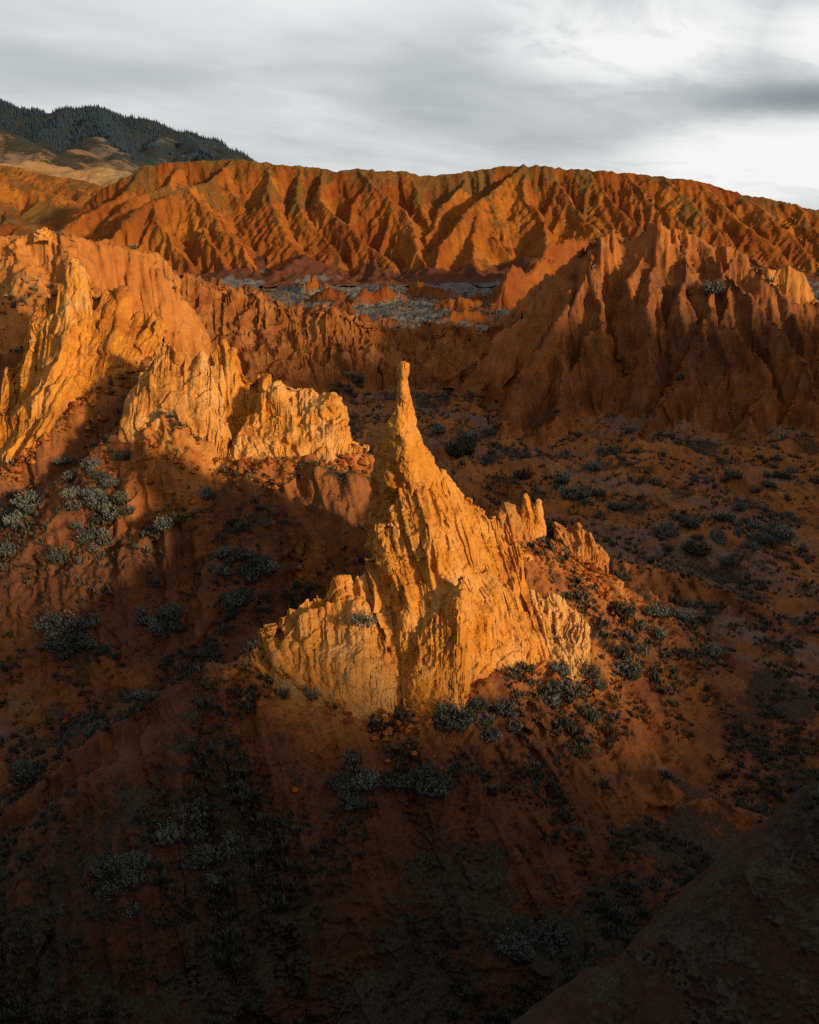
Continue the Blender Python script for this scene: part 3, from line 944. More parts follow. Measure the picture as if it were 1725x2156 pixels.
# mountain
RM = []
for pts, tn, kk in (
    ([(-400, 190, 1500), (-100, 200, 1480), (0, 213, 1450), (40, 232, 1450), (80, 232, 1440), (108, 240, 1430), (150, 230, 1420), (200, 224, 1410), (240, 240, 1400), (270, 254, 1390),
      (310, 253, 1380), (350, 268, 1360), (365, 276, 1350), (400, 284, 1340), (440, 303, 1330), (480, 318, 1320), (515, 336, 1300), (600, 380, 1290)], 0.12, 0.55),
    ([(370, 278, 1330), (345, 290, 1250), (320, 320, 1150), (300, 350, 1050)], 0.45, 0.6),
    ([(370, 278, 1330), (400, 300, 1230), (430, 318, 1150), (480, 335, 1100)], 0.45, 0.6),
    ([(410, 290, 1330), (440, 306, 1270), (490, 334, 1200)], 0.42, 0.6),
    ([(200, 226, 1410), (225, 270, 1250), (240, 310, 1100), (275, 350, 980)], 0.2, 0.6),
    ([(150, 232, 1420), (120, 280, 1250), (60, 300, 1150)], 0.15, 0.6),
    ([(-300, 240, 900), (-60, 262, 880), (0, 274, 860), (40, 295, 840), (75, 320, 820), (110, 345, 800), (130, 362, 780)], 0.72, 0.5),
    ([(60, 345, 760), (140, 325, 900), (160, 312, 950), (190, 335, 880), (225, 352, 840), (255, 362, 820)], 0.66, 0.5),
    ([(200, 290, 1150), (230, 320, 1000), (262, 356, 860)], 0.6, 0.5),
    ([(20, 345, 740), (80, 338, 750), (125, 352, 740)], 0.98, 0.3),
    ([(130, 358, 720), (190, 352, 740), (270, 362, 720), (330, 380, 700)], 0.98, 0.3),
):
    r = Ridge(pts, L=((kk, 999),), R=((kk, 999),), r=8.0, rill=(9, 60) if tn < 0.5 else (4, 40), group='mountain', tone=tn, fade=40)
    RM.append(r)
    r.gi = 1 if tn < 0.5 else 2


def h_mtn(x, y, detail=False):
    wx, wy = warp(x, y, 8, 80.0, 5)
    h, g, t = terrain(wx, wy, RM, np.full(x.shape, -20.0), -30)
    if detail:
        h = h + fbm2(x / 25, y / 25, 4, seed=15) * 2.4
    return h, g, t


def build_mtn():
    cols = np.linspace(-1.15, -0.02, 380)
    Xg, Yg = fan(h_mtn, 620, 2200, 260, cols)
    x, y = Xg.ravel(), Yg.ravel()
    Hf, G, T = h_mtn(x, y, True)
    veg = np.where(T < 0.3, 0.95, np.where(T < 0.5, 0.5, np.where(T < 0.9, 0.42, 0.1))) + 0.3 * fbm2(x / 60, y / 60, 3, seed=31)
    V = np.stack([x, y, Hf], 1)
    Q = mesh_grid(*Xg.shape)
    attrs = {'veg': np.clip(veg, 0, 1), 'tone': np.clip(T + 0.06 * fbm2(x / 50, y / 50, 2, seed=9), 0, 1)}
    fg = G[Q[:, 0]]
    for gi, gn in enumerate(('plain', 'mountain', 'foothills')):
        keep = fg == gi
        if keep.any():
            v, q, a = sub_mesh(V, Q, attrs, keep)
            link(gn, make_mesh(gn, v, q, a), M_MTN, kind='structure')


build_mtn()

# ------------------------------------------------------------------ unseen land outside the view, its crest shaped to shade the valley
def outer():
    xs = np.concatenate([np.linspace(-260, 300, 230)])
    ys = np.linspace(-220, 260, 200)
    Xg, Yg = np.meshgrid(xs, ys)
    x, y = Xg.ravel(), Yg.ravel()
    base = -29.0 + 0 * x
    rs = [Ridge([(112, 175, 3, 0), (96, 120, 4, 0), (90, 75, 1, 0), (88, 55, 2, 0), (88, 50, 5, 0), (88, 44, 6.5, 0), (88, 36, 10.5, 0), (88, 28, 12.5, 0), (88, 17, 12, 0), (88, 8, 7, 0), (88, 2, 2, 0), (88, -16, 1.5, 0), (88, -32, 1.8, 0), (88, -48, 2.0, 0), (86, -62, 13, 0), (62, -64, 18, 0), (38, -40, 17, 0), (0, -38, 22, 0), (-50, -34, 24, 0), (-140, -20, 20, 0)],
                L=((0.7, 99),), R=((0.8, 99),), r=1.5, rill=(1.2, 8), tone=0.45)]
    rs.append(Ridge([(30, -23, 5, 0), (46, -24, 5, 0), (64, -30, 7, 0)], L=((0.9, 99),), R=((0.8, 99),), r=1.0, rill=(0.4, 5), tone=0.4))  # unseen knoll added to keep sun off the near slope
    for r in rs:
        r.gi = 1
    wx, wy = warp(x, y, 2.0, 20.0, 9)
    h, g, t = terrain(wx, wy, rs, base, -30)
    h = h + fbm2(x / 6, y / 6, 4, seed=19) * 0.4
    inside = (y > 9.5) & (y < 250) & (np.abs(x) < y * 0.82)
    h = np.where(inside & (np.abs(x) < y * 0.79) & (y > 12), np.minimum(h, -30), h)
    V = np.stack([x, y, h], 1)
    link('shade_hills', make_mesh('shade_hills', V, mesh_grid(*Xg.shape), {'veg': np.full(len(x), 0.4), 'tone': np.full(len(x), 0.4)}), M_NEAR, kind='structure')
    S = 2300
    link('ground', make_mesh('ground', np.array([(-S, -S, -34), (S, -S, -34), (S, S, -34), (-S, S, -34)]), np.array([[0, 1, 2, 3]]),
                             {'veg': np.full(4, 0.5), 'tone': np.full(4, 0.4)}), M_NEAR, kind='structure')


outer()

# ------------------------------------------------------------------ rock formations
M_ROCK = rock_mat('ochre_rock', (0.36, 0.12, 0.020), (0.60, 0.255, 0.040), (0.68, 0.37, 0.13))
M_ROCKR = rock_mat('red_rock', (0.22, 0.058, 0.014), (0.42, 0.135, 0.024), (0.50, 0.22, 0.06), scale=0.8)
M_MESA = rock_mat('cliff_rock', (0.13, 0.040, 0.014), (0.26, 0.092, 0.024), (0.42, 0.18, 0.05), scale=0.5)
M_ROCKP = rock_mat('pale_rock', (0.42, 0.155, 0.030), (0.59, 0.27, 0.065), (0.66, 0.38, 0.155))


def catmull(A, n):
    """smooth rows through the rows of A, evenly spaced along the first three columns"""
    A = np.asarray(A, np.float64)
    k = len(A)
    B = np.vstack([2 * A[0] - A[1], A, 2 * A[-1] - A[-2]])
    t = np.linspace(0, k - 1 - 1e-6, 40 * k)
    i = t.astype(int)
    f = (t - i)[:, None]
    p0, p1, p2, p3 = B[i], B[i + 1], B[i + 2], B[i + 3]
    C = 0.5 * (2 * p1 + (p2 - p0) * f + (2 * p0 - 5 * p1 + 4 * p2 - p3) * f ** 2 + (3 * p1 - p0 - 3 * p2 + p3) * f ** 3)
    C = 0.55 * C + 0.45 * (p1 + (p2 - p1) * f)
    d = np.concatenate([[0], np.cumsum(np.linalg.norm(np.diff(C[:, :3], axis=0), axis=1))])
    tt = np.linspace(0, d[-1], n)
    return np.stack([np.interp(tt, d, C[:, j]) for j in range(C.shape[1])], 1), tt


def normals(Pg):
    du = np.gradient(Pg, axis=0)
    dv = np.gradient(Pg, axis=1)
    n = np.cross(du, dv)
    n /= np.linalg.norm(n, axis=2)[..., None] + 1e-9
    return n


def weather(Pg, S, U, style, env):
    """push the surface in and out: buttresses, flutes, ledges, plates, pits"""
    n = normals(Pg)
    x, y, z = Pg[..., 0], Pg[..., 1], Pg[..., 2]
    k = S
    st = dict(lump=0.35, flute=0.25, plate=0.0, crag=0.050, fl=0.8, ll=2.2, seed=0, shear=0.0, pit=0.0, ledge=0.0)
    st.update(style)
    sd = st['seed']
    d = st['lump'] * fbm3(x / (st['ll'] * k), y / (st['ll'] * k), z / (st['ll'] * 1.5 * k), 3, seed=sd)
    if st['flute']:
        wob = noise3(x / (2.2 * k), y / (2.2 * k), z / (3.5 * k), sd + 5) * 0.55
        lean = (x + y * 0.35 - z * st['shear']) / (st['fl'] * k)
        q = noise2(lean + wob, z / (5.0 * st['fl'] * k) + y / (3 * st['fl'] * k), sd + 6)
        q2 = noise2(lean * 2.7 + wob * 1.6, z / (2.6 * st['fl'] * k), sd + 7)
        q3 = noise2(lean * 6.5 + wob * 2, z / (1.2 * st['fl'] * k), sd + 8)
        d = d + st['flute'] * ((0.35 - np.abs(q) * 1.8) + 0.38 * (0.35 - np.abs(q2) * 1.8) + 0.10 * (0.35 - np.abs(q3) * 1.8))
    if st['plate']:
        a = fbm3(x / (2.6 * k), y / (2.6 * k), z / (3.2 * k), 3, 0.42, seed=sd + 11) * 2.6
        fr = a - np.floor(a)
        d = d + st['plate'] * (np.floor(a) + sstep(0.80, 0.97, fr) - a * 0.55)
    if st['ledge']:
        b = (z + 0.35 * x) / (0.9 * k) + fbm3(x / (2 * k), y / (2 * k), z / (2 * k), 2, seed=sd + 14) * 0.8
        fr = b - np.floor(b)
        d = d + st['ledge'] * (sstep(0.0, 0.25, fr) - fr)
    Pg = Pg + n * (d * k * env)[..., None]
    n = normals(Pg)
    x, y, z = Pg[..., 0], Pg[..., 1], Pg[..., 2]
    c1, c2 = cell3(x / (0.75 * k) + noise3(x, y, z, 3) * 0.4, y / (0.75 * k), z / (1.0 * k), sd + 2)
    rg = 0.45 - 1.5 * np.abs(noise3(x / (0.9 * k), y / (0.9 * k), z / (1.3 * k), sd + 21)) + 0.5 * (0.45 - 1.5 * np.abs(noise3(x / (0.4 * k), y / (0.4 * k), z / (0.5 * k), sd + 22)))
    d = st['crag'] * (rg * 0.8 + fbm3(x / (0.6 * k), y / (0.6 * k), z / (0.7 * k), 4, 0.58, seed=sd + 20) * 1.0)
    d = d - st['crag'] * 0.9 * sstep(0.10, 0.0, c2) * (noise3(x / (2 * k), y / (2 * k), z / (2 * k), sd + 9) > 0.05)
    if st['pit']:
        p1, _ = cell3(x / (0.32 * k), y / (0.32 * k), z / (0.32 * k), sd + 4)
        d = d - st['pit'] * sstep(0.42, 0.12, p1) * sstep(0.0, 0.35, noise3(x / (1.4 * k), y / (1.4 * k), z / (1.4 * k), sd + 8))
    return Pg + n * (d * k * env)[..., None]


def finish(name, Pg, mat, parent, tone0, closed=False, seed=0):
    nu, nv = Pg.shape[:2]
    V = Pg.reshape(-1, 3)
    Q = mesh_grid(nu, nv)
    if closed:
        i = np.arange(nu * nv).reshape(nu, nv)
        Q = np.vstack([Q, np.stack([i[:-1, -1], i[:-1, 0], i[1:, 0], i[1:, -1]], -1)])
    tone = tone0 + 0.22 * fbm3(V[:, 0] / 2.5, V[:, 1] / 2.5, V[:, 2] / 2.5, 2, seed=seed + 33)
    me = make_mesh(name, V, Q, {'tone': np.clip(tone, 0, 1), 'veg': np.zeros(len(V))})
    return link(name, me, mat, parent)


def fin(name, secs, nu, nv, mat, parent, S=1.0, style=None, tone=0.5, curve=0.9, back=(0.15, 1.0), jag=0.25, front_share=0.68, closed_top=None):
    """a wall of rock: crest line, front foot and a back foot behind it"""
    rows = []
    for c, f, bw in secs:
        C_, F_ = P(*c), P(*f)
        B_ = (C_[0] + back[0] * bw * -1, C_[1] + back[1] * bw, F_[2])
        rows.append((*C_, *F_, *B_))
    A, arc = catmull(rows, nu)
    c, f, b = A[:, 0:3], A[:, 3:6], A[:, 6:9]
    sd = (style or {}).get('seed', 0)
    j = jag * S * (fbm2(arc / (1.1 * S), arc * 0 + sd, 4, 0.6, seed=sd) + 0.4 * np.abs(noise2(arc / (0.45 * S), arc * 0, sd + 2)))
    c = c + np.stack([0 * j, 0 * j, j], 1)
    nf = int(nv * front_share)
    nb = nv - nf

    def side(a0, a1, t, cv):
        t = t[None, :, None]
        g = t ** cv
        p = a0[:, None, :] + (a1 - a0)[:, None, :] * t
        p[..., 2] = a0[:, None, 2] + (a1 - a0)[:, None, 2] * g[..., 0]
        return p
    f = f + (f - c) * 0.12 - np.array([0, 0, 0.25]) * S
    t1 = np.linspace(0, 1, nf)
    t2 = np.linspace(1, 0, nb + 1)[1:]
    Pg = np.concatenate([side(f, c, t1, curve), side(b - np.array([0, 0, 0.8]) * S, c, t2, 0.8)], 1)
    # round the very crest
    kk = max(2, int(nf * 0.03))
    Pr = Pg.copy()
    for _ in range(kk):
        Pr[:, 1:-1] = (Pr[:, :-2] + 2 * Pr[:, 1:-1] + Pr[:, 2:]) / 4
    Pg = Pr
    env = np.minimum(1, np.minimum(np.arange(nu), np.arange(nu)[::-1]) / (nu * 0.05) + 0.25)[:, None] * np.ones((1, nv))
    env = env * sstep(-0.03, 0.09, np.arange(nv) / nf)[None, :]
    Pg = weather(Pg, S, None, style or {}, env)
    return finish(name, Pg, mat, parent, tone, seed=sd)


def column(name, rings, Yc, nu, nv, mat, parent, S=0.5, style=None, tone=0.5, depth=0.8, edge=None, lean=0.0):
    """a pinnacle: rings of left edge, right edge (bearings) at a height, four-sided and worn"""
    rows = []
    for i, rg in enumerate(rings):
        y, xl, xr = rg[:3]
        d = rg[4] if len(rg) > 4 else Yc
        xe = rg[3] if len(rg) > 3 else (xl + xr) / 2
        l, r = np.array(P(xl, y, d)), np.array(P(xr, y, d))
        e = np.array(P(xe, y, d))
        w_ = (r[0] - l[0]) / 2
        fr = np.array([e[0], d - w_ * depth, l[2]])
        bk = np.array([(l[0] + r[0]) / 2, d + w_ * depth, l[2]])
        rows.append(np.concatenate([l, fr, r, bk]))
    A, _ = catmull(rows, nu)
    q = nv // 4
    parts = []
    for k in range(4):
        a, b = A[:, 3 * k:3 * k + 3], A[:, 3 * ((k + 1) % 4):3 * ((k + 1) % 4) + 3]
        t = np.arange(q) / q
        m = (A[:, 0:3] + A[:, 6:9]) / 2
        m[:, 2] = a[:, 2]
        p = a[:, None] + (b - a)[:, None] * t[None, :, None]
        bulge = (np.sin(t * math.pi) * 0.22)[None, :, None]
        parts.append(p + (p - m[:, None]) * bulge)
    Pg = np.concatenate(parts, 1)
    n0 = Pg[-1].mean(0)
    Pg = np.concatenate([Pg, (Pg[-1] * 0.4 + n0 * 0.6 + np.array([0, 0, 0.04 * S]))[None], np.repeat(n0[None, None] + np.array([0, 0, 0.05 * S]), Pg.shape[1], 1)], 0)
    # wrap for clean derivatives
    W = np.concatenate([Pg[:, -4:], Pg, Pg[:, :4]], 1)
    env = np.ones(W.shape[:2])
    env[-6:] *= np.linspace(1, 0.3, 6)[:, None]
    W = weather(W, S, None, style or {}, env)
    Pg = W[:, 4:-4]
    Pg[-1] = Pg[-1].mean(0)
    return finish(name, Pg[:, ::-1], mat, parent, tone, True, seed=(style or {}).get('seed', 0))


def thing(name, loc, label, cat, group=None):
    o = bpy.data.objects.new(name, None)
    COL.objects.link(o)
    o.empty_display_size = 0.5
    o['label'], o['category'] = label, cat
    if group:
        o['group'] = group
    return o


# --- the great spire
t = thing('rock_spire', None, 'tall ochre pinnacle with a knobbed tip above a broad sunlit rock wall', 'rock formation')
fin('wall', [((520, 1352, 34.8), (530, 1385, 33.8), 0.8), ((577, 1300, 35.2), (600, 1440, 32.6), 1.6), ((640, 1268, 35.8), (680, 1478, 31.9), 1.8),
             ((690, 1242, 36.4), (755, 1495, 31.8), 1.8), ((745, 1222, 37.0), (800, 1480, 32.1), 1.8), ((778, 1175, 37.4), (850, 1455, 32.5), 1.8),
             ((800, 1095, 38.0), (900, 1440, 32.8), 1.8), ((834, 1028, 38.4), (945, 1440, 33.0), 1.8), ((862, 985, 38.7), (990, 1420, 33.5), 2.0),
             ((890, 968, 39.3), (1035, 1392, 34.3), 2.0), ((925, 1000, 40.0), (1070, 1375, 35.0), 2.0), ((985, 1040, 40.7), (1100, 1378, 35.6), 1.8),
             ((1045, 1082, 41.2), (1125, 1380, 36.0), 1.6), ((1085, 1140, 40.8), (1150, 1380, 36.2), 1.4), ((1108, 1188, 40.4), (1175, 1380, 36.5), 1.2),
             ((1112, 1235, 39.8), (1190, 1378, 36.9), 1.0), ((1150, 1262, 39.5), (1205, 1385, 37.0), 0.8)],
    620, 420, M_ROCK, t, 1.0, dict(lump=0.32, ll=3.0, flute=0.36, fl=1.5, crag=0.055, plate=0.14, seed=1, pit=0.04), tone=0.5, curve=0.9, jag=0.3)
column('spire', [(1150, 770, 955, 880, 42.2), (1090, 780, 950, 880, 41.6), (1040, 785, 940, 872, 40.8), (1010, 786, 928, 866, 40.2), (985, 787, 917, 864, 39.7), (950, 794, 902, 860, 39.3), (920, 807, 886, 855, 39.05),
                 (900, 816, 877, 846, 39), (880, 825, 873, 839, 39), (850, 832, 868, 844, 39), (830, 836, 864, 846, 39), (814, 838, 861, 848, 39),
                 (800, 842, 857, 849, 39), (794, 840, 859, 849, 39), (787, 837, 862, 848, 39), (777, 838, 861, 849, 39), (769, 840, 858, 849, 39), (764, 844, 854, 849, 39)],
       39, 320, 240, M_ROCK, t, 0.55, dict(lump=0.34, flute=0.16, fl=1.2, crag=0.07, plate=0.08, seed=4), tone=0.45, depth=1.25)
fin('buttress', [((842, 1405, 33.4), (850, 1480, 32.0), 1.0), ((880, 1335, 34.0), (885, 1485, 31.9), 1.3), ((915, 1290, 34.5), (915, 1480, 31.8), 1.6),
                 ((950, 1245, 34.9), (945, 1475, 31.9), 1.8), ((974, 1207, 35.0), (963, 1470, 32.0), 1.8), ((990, 1222, 35.1), (975, 1465, 32.1), 1.8),
                 ((999, 1255, 35.2), (983, 1455, 32.3), 1.6), ((995, 1310, 35.1), (990, 1440, 32.8), 1.2)],
    200, 260, M_ROCK, t, 0.8, dict(lump=0.35, ll=2.6, flute=0.12, fl=1.6, crag=0.04, plate=0.15, seed=11), tone=0.42, curve=0.8, jag=0.25)
fin('slab', [((585, 1345, 34.4), (575, 1440, 32.7), 1.2), ((630, 1300, 34.9), (635, 1470, 32.0), 1.4), ((700, 1262, 35.6), (705, 1500, 31.6), 1.5),
             ((765, 1255, 35.8), (765, 1500, 31.7), 1.5), ((800, 1310, 35.2), (805, 1495, 31.8), 1.4), ((822, 1400, 33.8), (830, 1485, 32.0), 1.0)],
    260, 240, M_ROCKP, t, 1.0, dict(lump=0.42, ll=3.2, flute=0.10, fl=2.0, crag=0.05, plate=0.07, seed=16, pit=0.04), tone=0.5, curve=0.7, jag=0.2)
fin('side_wall', [((1080, 1225, 40.0), (1100, 1300, 38.0), 1.0), ((1112, 1230, 39.4), (1135, 1350, 36.6), 1.2), ((1150, 1248, 39.0), (1165, 1392, 35.9), 1.3), ((1184, 1262, 38.8), (1195, 1400, 35.6), 1.2),
                  ((1224, 1290, 38.5), (1215, 1410, 35.5), 1.0), ((1245, 1340, 37.6), (1240, 1412, 35.8), 0.8)],
    180, 180, M_ROCK, t, 0.8, dict(lump=0.3, flute=0.35, fl=1.2, crag=0.070, seed=23), tone=0.85, curve=0.9, jag=0.3)
t = thing('rock_pillar', None, 'squat two-pronged ochre rock pillar on the crest just right of the great spire', 'rock')
column('pillar', [(1125, 1085, 1150, 1118, 42.6), (1095, 1093, 1145, 1115), (1080, 1095, 1143, 1115), (1068, 1096, 1140, 1110), (1055, 1097, 1121, 1108), (1044, 1100, 1116, 1108), (1039, 1104, 1111, 1108)],
       42.6, 110, 100, M_ROCK, t, 0.5, dict(lump=0.3, flute=0.1, crag=0.080, seed=27), tone=0.6, depth=0.7)
column('prong', [(1100, 1118, 1146, 1132, 42.4), (1080, 1122, 1144, 1132), (1065, 1126, 1143, 1134), (1055, 1129, 1141, 1135), (1051, 1132, 1138, 1135)],
       42.4, 70, 60, M_ROCK, t, 0.4, dict(lump=0.2, flute=0.0, crag=0.065, seed=28), tone=0.6, depth=0.8)
o = fin('rock_outcrop', [((1035, 1090, 42.4), (1045, 1130, 41.4), 0.8), ((1052, 1064, 42.6), (1062, 1135, 41.2), 1.0), ((1072, 1055, 42.8), (1085, 1140, 41.2), 1.1), ((1090, 1072, 42.8), (1110, 1135, 41.6), 1.0), ((1105, 1098, 42.8), (1125, 1130, 42.0), 0.7)],
        110, 110, M_ROCKR, None, 0.7, dict(lump=0.3, flute=0.25, fl=0.8, crag=0.070, seed=31), tone=0.8, jag=0.15)
o['label'], o['category'] = 'rounded rock outcrop on the crest between the spire wall and the two-pronged pillar', 'rock'
o = fin('rock_outcrop', [((1165, 1110, 44.4), (1170, 1150, 43.2), 0.8), ((1182, 1100, 44.4), (1195, 1165, 42.8), 1.0), ((1212, 1106, 44.2), (1222, 1180, 42.4), 1.2), ((1238, 1128, 43.9), (1245, 1195, 42.3), 1.0), ((1262, 1158, 43.4), (1262, 1200, 42.4), 0.8), ((1280, 1185, 43), (1280, 1208, 42.5), 0.5)],
        160, 110, M_ROCKR, None, 0.8, dict(lump=0.25, flute=0.3, fl=0.8, crag=0.070, seed=35), tone=0.8, jag=0.25)
o['label'], o['category'] = 'low jagged orange outcrop right of the shrub on the ridge behind the two-pronged pillar', 'rock'
o = fin('rock_outcrop', [((1316, 1256, 45.4), (1325, 1272, 44.6), 0.5), ((1332, 1243, 45.4), (1340, 1285, 44.2), 0.8), ((1365, 1250, 45.1), (1370, 1290, 44.0), 0.9), ((1395, 1262, 44.8), (1400, 1290, 44.0), 0.8), ((1430, 1285, 44.2), (1430, 1296, 43.8), 0.4)],
        120, 70, M_ROCKR, None, 0.7, dict(lump=0.25, flute=0.2, fl=0.8, crag=0.060, seed=37), tone=0.8, jag=0.15)
o['label'], o['category'] = 'small curved red outcrop on the spur low in the right valley', 'rock'

for sec, lb in [([((72, 492, 103), (72, 505, 102), 1), ((84, 482, 103), (84, 500, 102), 1.0), ((100, 480, 103), (102, 500, 102), 1.0), ((113, 486, 103), (116, 508, 102), 1)], 'layered block capping the far end of the sunlit plateau on the left')]:
    o = fin('boulder', sec, 60, 50, M_ROCK, None, 0.8, dict(lump=0.3, flute=0.0, crag=0.06, plate=0.2, ledge=0.3, seed=len(lb)), tone=0.55, curve=0.5, jag=0.1)
    o['label'], o['category'] = lb, 'rock'

# --- fins on the left
LG = 'weathered rock fins on the left slope'
t = thing('rock_fin', None, 'tallest craggy fin on the left with a blunt thumb-like tip', 'rock formation', LG)
fin('wall', [((10, 800, 64.5), (-30, 1010, 55.5), 2), ((45, 740, 65.5), (0, 985, 56), 2.5), ((85, 650, 66.3), (40, 950, 57), 2.5), ((118, 590, 66.6), (75, 925, 57.6), 2.5), ((140, 562, 66.7), (105, 895, 58.4), 2.5),
             ((163, 556, 66.6), (135, 850, 59.6), 2.5), ((182, 582, 66.3), (155, 845, 60), 2.5), ((205, 604, 66.0), (175, 830, 60.3), 2.5), ((238, 600, 65.8), (205, 812, 60.8), 2.5),
             ((262, 628, 65.4), (232, 800, 61), 2.5), ((290, 655, 65.0), (262, 775, 61.6), 2.2), ((322, 668, 64.6), (295, 755, 62), 2), ((345, 712, 64.0), (325, 745, 62.8), 0.8)],
    420, 260, M_ROCK, t, 1.9, dict(lump=0.3, flute=0.5, fl=1.9, crag=0.04, plate=0.12, seed=41, shear=0.7), tone=0.4, curve=0.95, jag=0.32)
fin('thumb', [((124, 590, 65.8), (112, 700, 63.5), 1.6), ((140, 560, 66.0), (140, 700, 63.2), 1.8), ((160, 551, 66.0), (165, 700, 63.2), 1.8), ((178, 566, 65.8), (185, 690, 63.5), 1.6), ((186, 610, 65.6), (200, 680, 63.8), 1.2)],
    100, 130, M_ROCK, t, 1.1, dict(lump=0.25, flute=0.1, crag=0.05, seed=44), tone=0.5, jag=0.12)
t = thing('rock_fin', None, 'broad pale buff fin with a rounded weathered face left of centre', 'rock formation', LG)
fin('wall', [((262, 850, 57.5), (250, 905, 55), 1.5), ((295, 785, 57.8), (275, 935, 54.2), 1.8), ((325, 730, 58), (305, 955, 53.8), 2), ((338, 714, 58), (325, 975, 53.5), 2), ((356, 716, 58), (345, 985, 53.3), 2),
             ((375, 732, 57.8), (370, 990, 53.0), 2), ((405, 736, 57.6), (400, 998, 52.8), 2), ((432, 748, 57.4), (425, 995, 52.8), 2), ((448, 778, 57.0), (445, 985, 53), 2), ((452, 815, 56.6), (460, 975, 53.2), 1.8),
             ((470, 850, 56.2), (472, 968, 53.4), 1.5), ((480, 905, 55.2), (482, 960, 53.8), 1.0)],
    300, 240, M_ROCKP, t, 1.4, dict(lump=0.42, ll=2.6, flute=0.10, fl=2.0, crag=0.035, plate=0.14, seed=47, pit=0.05, shear=0.4), tone=0.5, curve=0.75, jag=0.16)
t = thing('rock_fin', None, 'orange pointed fin with two small knobs standing behind the broad pale fin', 'rock formation', LG)
fin('wall', [((430, 770, 64), (430, 850, 61.5), 1.5), ((455, 738, 64.2), (455, 860, 61), 1.6), ((474, 720, 64.2), (474, 875, 60.6), 1.7), ((486, 732, 64), (490, 890, 60.2), 1.7), ((505, 765, 63.6), (508, 905, 59.6), 1.7),
             ((528, 795, 63.2), (526, 915, 59.2), 1.6), ((545, 778, 63), (546, 925, 58.8), 1.6), ((562, 782, 62.8), (562, 925, 58.8), 1.5), ((573, 810, 62.4), (574, 920, 58.8), 1.3), ((580, 850, 61.6), (582, 910, 59.4), 1)],
    220, 180, M_ROCK, t, 1.3, dict(lump=0.4, flute=0.3, fl=1.1, crag=0.065, seed=51), tone=0.42, curve=0.95, jag=0.2)
t = thing('rock_fin', None, 'blocky cracked ochre fin with a flat broken top nearest the left side of the spire', 'rock formation', LG)
fin('wall', [((520, 880, 59), (510, 945, 56.5), 1.5), ((548, 845, 59.5), (540, 950, 56), 1.8), ((572, 818, 60), (566, 955, 55.6), 2), ((600, 802, 60.2), (600, 960, 55.2), 2.2), ((625, 812, 60.2), (630, 962, 55), 2.2), ((660, 820, 60), (660, 968, 54.8), 2.2),
             ((696, 828, 59.8), (690, 970, 54.6), 2.2), ((718, 845, 59.4), (712, 965, 54.8), 2), ((732, 880, 58.6), (728, 950, 55.4), 1.6), ((750, 915, 57.8), (750, 945, 56), 1.2), ((775, 935, 57.2), (775, 950, 56.4), 0.6)],
    300, 200, M_ROCK, t, 1.3, dict(lump=0.42, flute=0.2, fl=1.8, crag=0.045, plate=0.2, seed=55), tone=0.6, curve=0.7, jag=0.2)
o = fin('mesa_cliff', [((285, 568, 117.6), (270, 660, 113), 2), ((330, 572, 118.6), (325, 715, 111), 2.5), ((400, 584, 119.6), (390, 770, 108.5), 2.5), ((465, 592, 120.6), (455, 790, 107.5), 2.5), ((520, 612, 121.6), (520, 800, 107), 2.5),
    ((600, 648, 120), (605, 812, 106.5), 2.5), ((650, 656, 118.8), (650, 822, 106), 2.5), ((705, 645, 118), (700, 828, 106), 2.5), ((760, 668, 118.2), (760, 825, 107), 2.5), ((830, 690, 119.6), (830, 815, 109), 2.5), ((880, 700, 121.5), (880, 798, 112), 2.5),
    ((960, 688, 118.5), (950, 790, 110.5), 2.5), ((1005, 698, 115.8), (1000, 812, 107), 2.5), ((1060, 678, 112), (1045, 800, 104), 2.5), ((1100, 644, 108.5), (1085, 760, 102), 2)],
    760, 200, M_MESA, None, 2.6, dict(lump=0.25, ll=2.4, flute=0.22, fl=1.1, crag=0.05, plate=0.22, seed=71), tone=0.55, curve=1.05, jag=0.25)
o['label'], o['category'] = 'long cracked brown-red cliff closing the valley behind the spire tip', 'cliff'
t = thing('rock_outcrop', None, 'low lumpy ochre outcrop at the foot of the fins, left of the blocky one', 'rock', None)
fin('outcrop', [((482, 950, 54.4), (480, 975, 53), 0.8), ((505, 925, 54.8), (500, 985, 52.8), 1.2), ((535, 912, 55), (530, 990, 52.6), 1.4), ((568, 918, 55), (565, 990, 52.5), 1.4), ((588, 938, 54.6), (585, 985, 52.7), 1.2), ((604, 962, 54), (602, 978, 53.2), 0.6)],
    140, 120, M_ROCK, t, 0.9, dict(lump=0.35, flute=0.25, crag=0.075, seed=59), tone=0.62, curve=0.7, jag=0.15)
t = thing('rock_outcrop', None, 'rounded orange outcrop cut by the left edge of the picture below the sunlit plateau', 'rock', None)
fin('outcrop', [((-90, 660, 75), (-90, 740, 72), 2), ((-30, 628, 75), (-35, 735, 71.6), 2.4), ((15, 622, 75), (10, 725, 71.8), 2.4), ((50, 645, 74.6), (45, 715, 72), 2.2), ((85, 668, 74), (80, 705, 72.4), 1.6)],
    160, 120, M_ROCK, t, 1.7, dict(lump=0.35, flute=0.2, crag=0.060, seed=63), tone=0.5, curve=0.7, jag=0.15)

